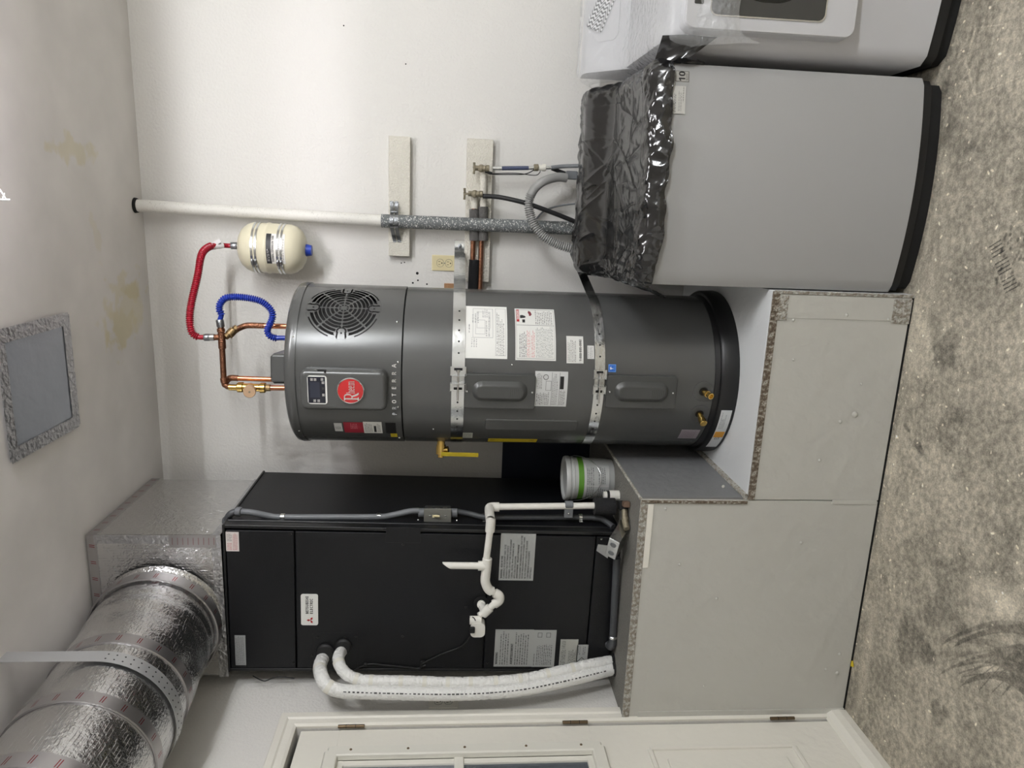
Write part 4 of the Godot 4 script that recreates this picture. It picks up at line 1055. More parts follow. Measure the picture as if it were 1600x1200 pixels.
	b = MB.new(); b.lathe([Vector2(0.010, 0), Vector2(0.010, 0.0006), Vector2(0.0082, 0.0006), Vector2(0.0082, 0)], hx(5.2, 1.228, RH + 0.0008), Basis(hb(5.2).x, hb(5.2).z, -hb(5.2).y), 24); part("round_mark", b, M.ink, rp)
	sticker(o, "paper_sticker", -53.4, -44.6, 1.489, 1.530, RH, printed(print_tex(48, 32, hexc(176, 178, 170), [[4, 4, 44, 28, 4, k, 0.9]], 21)))
	sticker(o, "yellow_strip", -64.0, -54.4, 1.232, 1.426, RH, printed(print_tex(64, 160, hexc(196, 172, 30), [[30, 8, 60, 24, 5, hexc(30, 30, 20), 1.0], [30, 136, 60, 152, 5, hexc(30, 30, 20), 1.0]], 22)))
	sticker(o, "paper_sticker", -48.0, -36.0, 0.602, 0.676, RH, printed(print_tex(64, 64, hexc(150, 140, 146), [[6, 6, 58, 58, 6, hexc(110, 100, 106), 0.9]], 23)))
	var bs := sticker(o, "base_sticker", -52.0, -14.0, NT + 0.012, NT + 0.054, 0.336, printed(print_tex(200, 48, hexc(206, 208, 208), [[120, 8, 190, 34, 6, hexc(120, 122, 124), 0.5], [60, 12, 80, 40, 8, hexc(30, 30, 30), 0.9]], 24)))
	b = MB.new(); b.patch(c, 0.3366, -38.0, -32.0, NT + 0.014, NT + 0.052, 0.0004, 4); part("orange_mark", b, M.orange, bs)
	# element covers
	for s in [[-5.2, 1.397, 0.132, 0.262], [-3.6, 0.868, 0.128, 0.266]]:
		var Bc := hb(s[0]); var p0 := hx(s[0], s[1], RH - 0.006)
		b = MB.new(); box_soft(b, p0, Bc, s[2], s[3], 0.0155, 0.010, 0.003)
		var cv := part("element_cover", b, M.heater_dark, o)
		b = MB.new()
		pill(b, p0 + Bc * Vector3(0.002, 0.0, 0.0150), Bc, 0.078, 0.205, 0.016, 0.016)
		part("raised_boss", b, M.heater_dark, cv)
		b = MB.new()
		for r in 7: b.box(p0 + Bc * Vector3(0.0, -0.038 - 0.0068 * r, 0.0314), Vector3(0.034 - 0.002 * absf(r - 3), 0.0016, 0.0008), 0.0, Bc)
		part("embossed_text", b, M.heater, cv)
		for dy in [-0.120, 0.120]:
			b = MB.new(); b.sphere(p0 + Bc * Vector3(0.0, dy, 0.0165), 0.0045); part("screw", b, M.steel, cv)
	# pressed handle recess on the dark side
	b = MB.new(); var Bh := hb(-33.5); box_soft(b, hx(-33.5, 1.268, RH - 0.008), Bh, 0.060, 0.355, 0.011, 0.012, 0.004); part("pressed_rib", b, M.heater, o)
	# drain cocks with round plates
	for s in [[-2.6, 0.628, 0.0], [-20.0, 0.628, 1.0]]:
		var Bd := hb(s[0]); var By := Basis(Bd.x, Bd.z, -Bd.y); var p := hx(s[0], s[1], RH - 0.0005)
		b = MB.new(); b.lathe([Vector2(0.038, 0), Vector2(0.038, 0.002), Vector2(0.036, 0.003), Vector2(0.018, 0.003)], p, By, 32); b.lathe([Vector2(0.018, 0.003), Vector2(0.016, 0.001), Vector2(0, 0.001)], p, By, 24)
		var pl := part("valve_plate", b, M.heater_dark, o)
		b = MB.new(); b.lathe([Vector2(0.017, 0.0012), Vector2(0.0, 0.0014)], p, By, 24); part("opening", b, M.black_matte, pl)
		b = MB.new()
		if s[2] > 0.5:
			b.lathe([Vector2(0.010, 0), Vector2(0.0105, 0.022), Vector2(0.0125, 0.024), Vector2(0.0125, 0.034), Vector2(0.014, 0.035), Vector2(0.014, 0.054), Vector2(0.012, 0.056), Vector2(0, 0.056)], p, axis_basis(Bd.z + Vector3(-0.15, -0.06, 0)), 20)
		else:
			b.lathe([Vector2(0.009, 0), Vector2(0.009, 0.018), Vector2(0.0125, 0.019), Vector2(0.0125, 0.028), Vector2(0.010, 0.029), Vector2(0.010, 0.046), Vector2(0.012, 0.047), Vector2(0.012, 0.050), Vector2(0.0085, 0.050), Vector2(0.008, 0.042), Vector2(0, 0.042)], p, axis_basis(Bd.z + Vector3(-0.10, -0.30, 0)), 18)
		part("drain_cock", b, M.brass, pl)
	# relief valve with a yellow lever
	var ra := -72.0; var rb := hx(ra, 1.612, RH - 0.01); var out := hb(ra).z
	b = MB.new()
	b.tube([rb, rb + out * 0.030], 0.016, 14); b.lathe([Vector2(0.019, 0), Vector2(0.019, 0.014)], rb + out * 0.022, axis_basis(out), 6)
	b.tube([rb + out * 0.03, rb + out * 0.062], 0.0195, 16); b.tube([rb + out * 0.046, rb + out * 0.046 + Vector3(0.006, -0.030, 0.006)], 0.014, 14)
	b.tube([rb + out * 0.06, rb + out * 0.075], 0.012, 12)
	var rv := part("relief_valve", b, M.brass, o)
	b = MB.new(); var l0 := rb + out * 0.050 + Vector3(0, -0.010, 0.022); var ln := Vector3(0.0, -1, 0.02).normalized()
	b.box(l0 + ln * 0.066 + out * 0.004, Vector3(0.020, 0.15, 0.004), 0.0015, Basis(Vector3(1, 0, 0), -ln, Vector3(0, 0, 1)).orthonormalized().rotated(Vector3.UP, -0.35)); part("lever", b, M.yellow, rv)

func box_soft(b: MB, p: Vector3, B: Basis, w: float, h: float, d: float, r: float, soft: float):
	# a rounded box that stands d off p along B.z, its front edge eased by soft
	var rings := [[0.0, 0.0], [d - soft, 0.0]]
	for k in range(1, 5):
		var a := PI / 2 * k / 4; rings.append([d - soft + sin(a) * soft, (1.0 - cos(a)) * soft])
	var loops := []; var nls := []
	for e in rings:
		var poly := rounded(w - 2 * e[1], h - 2 * e[1], maxf(r - e[1], 0.002), 6)
		var row := []
		for q in poly: row.append(p + B * Vector3(q.x, q.y, e[0]))
		row.append(row[0]); loops.append(row)
	for i in loops.size():
		var row := []; var up := 0.0 if i < 2 else PI / 2 * (i - 1) / 4
		var n: int = loops[i].size() - 1
		for j in n + 1:
			var t: Vector3 = loops[1][(j + 1) % n] - loops[1][(j + n - 1) % n]
			row.append((B.z * sin(up) + t.cross(B.z).normalized() * cos(up)).normalized())
		nls.append(row)
	for i in loops.size() - 1:
		for j in loops[i].size() - 1:
			b.quadn([loops[i][j], loops[i][j + 1], loops[i + 1][j + 1], loops[i + 1][j]], [nls[i][j], nls[i][j + 1], nls[i + 1][j + 1], nls[i + 1][j]], [Vector2.ZERO, Vector2.ZERO, Vector2.ZERO, Vector2.ZERO])
	var last: Array = loops[-1]; var mid := p + B.z * d
	for j in last.size() - 1: b.tri(mid, last[j], last[j + 1], B.z, B.z, B.z)

func pill(b: MB, p: Vector3, B: Basis, w: float, h: float, d: float, slope: float):
	# a raised oblong with sloping sides
	var loops := []
	for e in [[0.0, 0.0], [0.35, 0.30], [0.75, 0.70], [0.95, 0.92], [1.0, 1.15]]:
		var ww: float = w - 2 * slope * e[1]; var hh: float = h - 2 * slope * e[1]
		var row := []
		for q in rounded(ww, hh, ww * 0.48, 8): row.append(p + B * Vector3(q.x, q.y, d * e[0]))
		row.append(row[0]); loops.append(row)
	b.grid(loops)
	var last: Array = loops[-1]
	for j in last.size() - 1: b.tri(p + B.z * d, last[j], last[j + 1], B.z, B.z, B.z)

func sticker(o: Node, called: String, a0: float, a1: float, y0: float, y1: float, r: float, m: Material, lean := 0.0) -> MeshInstance3D:
	var b := MB.new(); b.patch(Vector3(AX, 0, AZ), r, a0, a1, y0, y1, 0.0007, maxi(4, int(absf(a1 - a0) / 3.0)))
	return part(called, b, m, o)

func heater_straps():
	for s in [[1.551, 0.0235, "upper galvanized strap around the grey water heater, above its white wiring sheet", 9.0, -158.0], [1.028, 0.019, "lower galvanized strap around the grey water heater, beside its small blue sticker", 9.0, -158.0]]:
		var o := thing("heater_strap", s[2], "strap", Vector3(AX, s[0], AZ + RH), "metal straps holding the water heater")
		var rr := RH + 0.0018
		var wall := Vector3(-0.157, s[0], ZB + 0.003)
		var pts := [wall + Vector3(0.045, 0, 0), wall]; var outs := [Vector3(0, 0, 1), Vector3(0.6, 0, 0.8)]
		for k in 49:
			var az := 84.0 - 190.0 * k / 48.0
			pts.append(hx(az, s[0], rr)); outs.append(hb(az).z)
		pts.append(Vector3(-1.05, s[0], ZB + 0.003)); outs.append(Vector3(-0.6, 0, 0.8))
		var b := MB.new(); b.ribbon(pts, outs, Vector3(0, s[1], 0), 0.0016); part("band", b, M.steel, o)
		for az in [52.0, 44.0, 36.0, 28.0, 20.0, -14.0, -21.0, -28.0, -36.0, -44.0]:
			b = MB.new(); b.lathe([Vector2(0.0036, 0), Vector2(0.0036, 0.0004), Vector2(0, 0.0004)], hx(az, s[0], rr + 0.0016), axis_basis(hb(az).z), 10); part("hole", b, M.black_matte, o)
		b = MB.new(); b.lathe([Vector2(0.009, 0), Vector2(0.009, 0.004), Vector2(0.005, 0.007), Vector2(0, 0.007)], wall + Vector3(0.022, 0, 0.002), axis_basis(Vector3(0, 0, 1)), 6); part("wall_screw", b, M.zinc, o)
		# the two clips drawn together by a bolt
		for q in [[8.0, 1.0], [-2.5, -1.0]]:
			var B := hb(q[0]); var p := hx(q[0], s[0], rr + 0.0018); b = MB.new()
			b.box(p + B * Vector3(0, 0, 0.001), Vector3(0.034, s[1] * 2 + 0.010, 0.0025), 0.001, B)
			b.box(p + B * Vector3(-0.016 * q[1], 0, 0.012), Vector3(0.0025, s[1] * 2 + 0.006, 0.024), 0.001, B)
			for e in [-1.0, 1.0]: b.box(p + B * Vector3(0, (s[1] + 0.005) * e, 0.006), Vector3(0.034, 0.0022, 0.012), 0.001, B)
			var cl := part("clip", b, M.steel, o)
			b = MB.new(); b.box(p + B * Vector3(0.007 * q[1], 0, 0.0026), Vector3(0.009, s[1] * 1.3, 0.0008), 0.0, B); part("clip_slot", b, M.black_matte, cl)
		b = MB.new(); var p0 := hx(8.0, s[0], rr + 0.017); var p1 := hx(-11.0, s[0], rr + 0.021); b.tube([p0, p1], 0.0036, 10); b.tube([p0 - (p0 - p1).normalized() * 0.002, p0 + (p0 - p1).normalized() * 0.006], 0.0075, 6); part("bolt", b, M.chrome, o)

# ------------------------------------------------------------------ washer, dryer, their plastic covers
func bowed(x0: float, x1: float, zb: float, zc: float, bow: float, r: float, flip := false) -> PackedVector2Array:
	# plan outline in (x, -z): straight back, bowed front with rounded corners
	var o := PackedVector2Array(); var n := 28
	for k in n + 1:
		var t := float(k) / n; var x := lerpf(x0, x1, t); var u := 2.0 * t - 1.0
		var z := zc + bow * (1.0 - u * u)
		var e := minf(x - x0, x1 - x)
		if e < r: z -= r - sqrt(maxf(r * r - (r - e) * (r - e), 0.0))
		o.append(Vector2(x, -z))
	o.append(Vector2(x1, -zb)); o.append(Vector2(x0, -zb))
	return o

func washer_and_dryer():
	var up := Basis(Vector3(1, 0, 0), Vector3(0, 0, -1), Vector3(0, 1, 0))
	var o := thing("washing_machine", "pale grey washing machine with a plain bowed front under the black plastic sheet", "washing machine", Vector3(0.145, 0, -2.68))
	var b := MB.new(); b.prism(bowed(-0.199, 0.489, -3.0, -2.338, 0.042, 0.010), 0.832, Transform3D(up, Vector3(0, 0.082, 0)), true); part("cabinet", b, M.washer, o)
	b = MB.new(); b.prism(bowed(-0.196, 0.486, -2.99, -2.352, 0.040, 0.012), 0.045, Transform3D(up, Vector3(0, 0.913, 0)), true); part("top_deck", b, M.washer, o)
	b = MB.new(); b.box(Vector3(0.145, 0.99, -2.93), Vector3(0.66, 0.13, 0.12), 0.02); part("control_console", b, M.washer, o)
	b = MB.new(); b.prism(bowed(-0.195, 0.485, -3.0, -2.352, 0.040, 0.012), 0.036, Transform3D(up, Vector3(0, 0.046, 0)), true); part("plinth", b, M.black_plastic, o)
	b = MB.new(); b.prism(bowed(-0.188, 0.476, -3.0, -2.366, 0.040, 0.014), 0.048, Transform3D(up, Vector3(0, 0.0, 0)), true); part("kick_plate", b, M.black_matte, o)
	# stickers near the top corner
	var zf := -2.3255; var s0 := pz(1056, 109, zf); var s1 := pz(1077, 129, zf); var c := (s0 + s1) / 2
	var tilt := Basis(Vector3.UP, deg_to_rad(13.0)); c.z = -2.3285
	var st := label_box(o, "ten_sticker", c, Vector2(absf(s0.x - s1.x), absf(s0.y - s1.y)), tilt, printed(print_tex(64, 64, hexc(170, 168, 162), [[2, 2, 62, 62, -2, hexc(30, 30, 30)], [10, 48, 54, 60, 4, hexc(60, 60, 60), 0.8]], 31)))
	letters("10", 0.020, M.ink, st, Transform3D(tilt, c + tilt * Vector3(0, 0.001, 0.0010)), true, 0.030)
	s0 = pz(1051, 134, zf); s1 = pz(1067, 180, zf); c = (s0 + s1) / 2; tilt = Basis(Vector3.UP, deg_to_rad(9.1)); c.z = -2.3125
	label_box(o, "energy_sticker", c, Vector2(absf(s0.x - s1.x), absf(s0.y - s1.y)), tilt, printed(print_tex(96, 40, hexc(196, 195, 190), [[4, 4, 70, 14, 4, hexc(60, 60, 60), 0.9], [10, 18, 80, 30, 4, hexc(120, 120, 120), 0.8], [40, 32, 94, 38, 4, hexc(50, 50, 50), 1.0]], 32)))
	black_sheet()
	# dryer
	o = thing("clothes_dryer", "white front loading clothes dryer with a square window door, partly in clear plastic", "dryer", Vector3(0.87, 0, -2.68))
	b = MB.new(); b.prism(bowed(0.527, 1.213, -3.02, -2.338, 0.044, 0.022), 0.79, Transform3D(up, Vector3(0, 0.088, 0)), true); part("cabinet", b, M.dryer, o)
	# rounded top edge and deck
	b = MB.new()
	var rows := []
	for k in 9:
		var a := PI / 2 * k / 8; var row := []
		for j in 25:
			var t := j / 24.0; var u := 2.0 * t - 1.0
			var ins := 0.03 * (1.0 - cos(a)); var x := lerpf(0.527 + ins, 1.213 - ins, t)
			var z := -2.338 + 0.044 * (1.0 - u * u) - ins * 1.6
			var e := minf(t, 1.0 - t) * 0.686
			if e < 0.022: z -= 0.022 - sqrt(maxf(0.022 * 0.022 - (0.022 - e) * (0.022 - e), 0.0))
			row.append(Vector3(x, 0.878 + 0.058 * sin(a), z))
		rows.append(row)
	var back := []
	for j in 25: back.append(Vector3(lerpf(0.557, 1.183, j / 24.0), 0.955, -2.80))
	rows.append(back)
	b.grid(rows)
	var side := [Vector3(0.527, 0.878, -2.36), Vector3(0.557, 0.936, -2.39), Vector3(0.557, 0.955, -2.80), Vector3(0.527, 0.878, -2.80)]
	b.quad(side[3], side[0], side[1], side[2], Vector3(-0.9, 0.43, 0).normalized())
	part("top_deck", b, M.dryer, o)
	b = MB.new()   # console at the back, face leaning
	b.prism(PackedVector2Array([Vector2(2.78, 0.93), Vector2(2.79, 0.965), Vector2(2.90, 1.085), Vector2(2.93, 1.095), Vector2(3.01, 1.09), Vector2(3.015, 0.88), Vector2(2.80, 0.88)]), 0.66, Transform3D(Basis(Vector3(0, 0, -1), Vector3(0, 1, 0), Vector3(1, 0, 0)), Vector3(0.55, 0, 0)), true); part("control_console", b, M.dryer, o)
	b = MB.new(); var fb := Basis(Vector3(1, 0, 0), Vector3(0, 0.737, -0.676), Vector3(0, 0.676, 0.737))
	b.prism(rounded(0.55, 0.105, 0.03), 0.003, Transform3D(fb, Vector3(0.93, 1.026, -2.846))); part("console_panel", b, M.dryer, o)
	b = MB.new(); b.prism(rounded(0.17, 0.075, 0.01), 0.002, Transform3D(fb * Basis(Vector3.BACK, -0.45), Vector3(0.775, 1.040, -2.856) + fb.z * 0.004)); part("striped_patch", b, wave_mat(), o, "wavy black and white striped panel")  # flat patch with a wavy stripe pattern on the console
	# door
	var zd := -2.302; var dx := 0.572; var dy0 := 0.372; var dy1 := 0.902; var dw := 0.60
	var dc := Vector3(dx + dw / 2, (dy0 + dy1) / 2, zd)
	b = MB.new()
	box_soft(b, dc + Vector3(0, 0, -0.03), Basis(), dw, dy1 - dy0, 0.062, 0.028, 0.012); var dd := part("door", b, M.dryer, o)
	b = MB.new(); b.prism(rounded(dw - 0.006, dy1 - dy0 - 0.006, 0.027), 0.003, Transform3D(Basis(), dc + Vector3(0, 0, 0.0315))); part("door_face", b, M.dryer, dd)
	var wc := Vector3(dx + 0.042 + 0.26, 0.650, zd + 0.0345)
	b = MB.new(); b.prism(rounded(0.528, 0.360, 0.022), 0.003, Transform3D(Basis(), wc)); part("window_rim", b, M.chrome, dd)
	b = MB.new(); b.prism(rounded(0.520, 0.352, 0.020), 0.004, Transform3D(Basis(), wc)); var gl := part("window_glass", b, M.door_glass, dd)
	b = MB.new(); b.prism(rounded(0.44, 0.27, 0.12, 12), 0.001, Transform3D(Basis(), wc + Vector3(0.0, 0.0, 0.004))); part("drum_view", b, M.drum_glass, gl)
	b = MB.new(); b.prism(rounded(0.03, 0.028, 0.004), 0.002, Transform3D(Basis(), Vector3(0.655, 0.864, zd + 0.0345))); b.prism(rounded(0.05, 0.028, 0.004), 0.002, Transform3D(Basis(), Vector3(0.705, 0.864, zd + 0.0345))); part("pull_recess", b, M.door_glass, dd)
	b = MB.new(); b.prism(bowed(0.53, 1.21, -3.02, -2.352, 0.044, 0.02), 0.042, Transform3D(up, Vector3(0, 0.046, 0)), true); part("plinth", b, M.black_plastic, o)
	b = MB.new(); b.prism(bowed(0.54, 1.20, -3.02, -2.374, 0.044, 0.03), 0.048, Transform3D(up, Vector3(0, 0, 0)), true); part("kick_plate", b, M.black_matte, o)
	clear_film()

func wave_mat() -> StandardMaterial3D:
	var w := 128; var h := 64
	var im := Image.create(w, h, false, Image.FORMAT_RGB8)
	for y in h:
		for x in w:
			var v := sin((x + sin(y * 0.35) * 4.0 + sin(y * 0.11) * 8.0) * 0.55)
			im.set_pixel(x, y, Color(0.86, 0.86, 0.86) if v > -0.2 else Color(0.13, 0.13, 0.13))
	return printed(ImageTexture.create_from_image(im), 0.4)

func label_box(o: Node, called: String, c: Vector3, s: Vector2, B: Basis, m: Material) -> MeshInstance3D:
	var b := MB.new(); b.box(c, Vector3(s.x, s.y, 0.0012), 0.0, B)
	return part(called, b, m, o)

func black_sheet():
	# a thin black bag pulled over the top of the washer: top, rolled edges and hanging hem
	var fn := FastNoiseLite.new(); fn.seed = 5; fn.frequency = 4.5; fn.fractal_octaves = 3; fn.fractal_type = FastNoiseLite.FRACTAL_RIDGED
	var f3 := FastNoiseLite.new(); f3.seed = 19; f3.frequency = 9.0; f3.fractal_octaves = 4; f3.fractal_type = FastNoiseLite.FRACTAL_RIDGED
	var f2 := FastNoiseLite.new(); f2.seed = 9; f2.frequency = 12.0; f2.fractal_octaves = 2
	var x0 := -0.212; var x1 := 0.502; var zb := -3.06
	var NA := 440
	var rng := RandomNumberGenerator.new(); rng.seed = 77
	var creases := []      # [middle, direction, half length, width, height]
	for k in 64:
		var a := rng.randf_range(-0.75, 0.45) + PI / 2 if k % 4 else rng.randf_range(0.0, PI)
		creases.append([Vector2(rng.randf_range(x0, x1), rng.randf_range(zb, -2.33)), Vector2(cos(a), sin(a)), rng.randf_range(0.05, 0.24), rng.randf_range(0.006, 0.016), rng.randf_range(-0.005, 0.008)])
	var outline := func(t: float) -> Vector3:
		# t 0..4: front (going +x), +x side, back, -x side
		var k := int(t) % 4; var u := t - floorf(t)
		if k == 0:
			var v := 2.0 * u - 1.0
			return Vector3(lerpf(x0, x1, u), 0, -2.338 + 0.044 * (1.0 - v * v) + 0.010)
		if k == 1: return Vector3(x1, 0, lerpf(-2.328, zb, u))
		if k == 2: return Vector3(lerpf(x1, x0, u), 0, zb)
		return Vector3(x0, 0, lerpf(zb, -2.328, u))
	var top := func(x: float, z: float) -> float:
		var y := 0.972 + 0.012 * smoothstep(-2.5, -2.8, z)
		y += 0.085 * smoothstep(-2.76, -2.93, z)
		return y
	var prof := []   # [inward fraction, inset, drop] : from the middle out, over the edge, and down
	for k in 40: prof.append([1.0 - k / 40.0, 0.0, 0.0])
	var rows := []
	var mid := Vector3(0.145, 0, -2.72)
	for i in 110:
		var row := []
		for a in NA + 1:
			var t := 4.0 * (a % NA) / NA
			var p: Vector3 = outline.call(t)
			var k := int(t) % 4; var u := t - floorf(t)
			# rounded corners in plan
			var cdist := minf(u, 1.0 - u) * (0.714 if k % 2 == 0 else 0.73)
			var inset := 0.0
			if cdist < 0.05: inset = (0.05 - cdist) * (0.05 - cdist) / 0.05 * 0.45
			var inward := (mid - Vector3(p.x, 0, p.z)).normalized()
			var edge := Vector3(p.x, 0, p.z) + inward * inset
			var q: Vector3
			var er := 0.045 if k != 0 else 0.055
			if i < 80:
				var fr := pow(i / 80.0, 0.8)
				var e2 := edge + inward * er
				q = mid.lerp(e2, fr); q.y = top.call(q.x, q.z)
			else:
				var te: float = top.call((edge + inward * er).x, (edge + inward * er).z)
				var s := float(i - 80) / 29.0
				if s < 0.4:
					var an := s / 0.4 * PI / 2
					q = edge + inward * er * (1.0 - sin(an)); q.y = te - er * (1.0 - cos(an))
				else:
					var hem := 0.872
					if k == 0: hem = 0.908 + 0.004 * sin(u * 17.0) + 0.003 * sin(u * 47.0) + 0.040 * smoothstep(0.16, 0.0, u)
					elif k == 1: hem = 0.80 + 0.05 * sin(u * 9.0)
					elif k == 2: hem = 0.82
					else: hem = 0.87 - 0.075 * exp(-pow((u - 0.72) / 0.14, 2.0)) + 0.05 * smoothstep(0.88, 1.0, u)
					q = edge
					if k == 3: q.x -= 0.045 * exp(-pow((u - 0.72) / 0.2, 2.0)) * (s - 0.4) / 0.6
					q.y = lerpf(te - er, hem, (s - 0.4) / 0.6)
			# crumple: stretched creases on the top, deeper ones at the rolled edge
			var deep := 0.003 if i < 70 else 0.014
			var nv := fn.get_noise_3d(q.x * 1.1 + q.z * 0.5, q.y * 0.8, q.z * 0.28 - q.x * 0.12) + 0.2
			if i > 70: nv = lerpf(nv, 0.9 * f3.get_noise_3d(q.x, q.y, q.z), smoothstep(70.0, 82.0, float(i)))
			if i < 90:
				var fold := 0.0; var q2 := Vector2(q.x, q.z)
				for cr in creases:
					var dv: Vector2 = q2 - cr[0]
					var al: float = dv.dot(cr[1]) / cr[2]
					if absf(al) > 1.0: continue
					var ac: float = (dv.x * cr[1].y - dv.y * cr[1].x + 0.012 * al * al) / cr[3]
					if absf(ac) < 2.5: fold += cr[4] * exp(-absf(ac) * 1.4) * (1.0 - al * al)
				q.y += fold * smoothstep(90.0, 76.0, float(i))
			var outw := (Vector3.UP if i < 82 else -inward)
			if i >= 70 and i < 88: outw = (Vector3.UP - inward).normalized()
			q += outw * (nv * deep + f2.get_noise_3d(q.x, q.y, q.z * 0.5) * deep * 0.25 + 0.003)
			if k == 1: q.x = minf(q.x, 0.515)
			row.append(q)
		rows.append(row)
	var b := MB.new(); b.grid(rows, true)
	var o := thing("black_plastic_sheet", "crumpled shiny black plastic sheet pulled over the top of the washing machine", "plastic sheet", Vector3(0.145, 0.9, -2.7))
	part("sheet", b, M.bag, o)
	# a tail of the sheet hanging into the gap beside the dryer
	rows = []
	for i in 14:
		var v := i / 13.0; var row := []
		for j in 12:
			var u := j / 11.0
			var p := Vector3(0.485, 0.955, -2.40).lerp(Vector3(0.560, 0.950, -2.33), u)
			var d := Vector3(0.500, 0.865, -2.31).lerp(Vector3(0.556, 0.790, -2.292), u)
			var q := p.lerp(d, v) + Vector3(0, 0, 0.016 * sin(v * PI)) + Vector3(0.2, 0.2, 0.8) * fn.get_noise_3d(u * 0.1, v * 0.2, 3.0) * 0.010
			row.append(q)
		rows.append(row)
	b = MB.new(); b.grid(rows, true); part("sheet_tail", b, M.bag, o)

func clear_film():
	var fn := FastNoiseLite.new(); fn.seed = 15; fn.frequency = 6.0; fn.fractal_octaves = 4; fn.fractal_type = FastNoiseLite.FRACTAL_RIDGED
	var rows := []
	var path := catmull([Vector3(0, 1.095, -2.98), Vector3(0, 1.105, -2.91), Vector3(0, 0.985, -2.78), Vector3(0, 0.962, -2.60), Vector3(0, 0.955, -2.42), Vector3(0, 0.930, -2.335), Vector3(0, 0.88, -2.285), Vector3(0, 0.78, -2.255), Vector3(0, 0.69, -2.258)], 7)
	for i in path.size():
		var row := []; var v := float(i) / (path.size() - 1)
		for j in 60:
			var u := j / 59.0
			var q: Vector3 = path[i]; q.x = lerpf(0.508 + 0.03 * v, 0.98, u)
			if v > 0.8: q.y += 0.05 * sin(u * 5.0 + 0.6) * (v - 0.8) / 0.2
			var n := fn.get_noise_3d(q.x, q.y * 0.6, q.z * 0.6)
			q += Vector3(0, 0.5, 0.6) * (n * 0.010 + 0.008)
			if u < 0.08: q.y -= (0.08 - u) * (0.08 - u) * 9.0
			row.append(q)
		rows.append(row)
	var b := MB.new(); b.grid(rows, true)
	single("clear_plastic_film", b, M.film, "wrinkled clear plastic film draped over the top and front of the dryer", "plastic film")

# ------------------------------------------------------------------ pipes, hoses and small things
func ridged(path: Array, r: float, pitch: float, deep: float, b: MB, sides := 14):
	var p := resample(path, pitch / 6.0); var rr := []
	for i in p.size(): rr.append(r + deep * cos(TAU * i / 6.0))
	b.tube(p, rr, sides)

func nut(b: MB, p: Vector3, d: Vector3, r: float, l: float):
	d = d.normalized()
	b.lathe([Vector2(0, 0), Vector2(r * 0.9, 0), Vector2(r, l * 0.12), Vector2(r, l * 0.88), Vector2(r * 0.9, l), Vector2(0, l)], p, axis_basis(d), 6, 0.0, TAU, 0.9)
func sleeve(b: MB, p: Vector3, q: Vector3, r: float):
	var l := p.distance_to(q); var e := minf(0.002, r * 0.2)
	b.lathe([Vector2(0, 0), Vector2(r - e, 0), Vector2(r, e), Vector2(r, l - e), Vector2(r - e, l), Vector2(0, l)], p, axis_basis(q - p), 20)

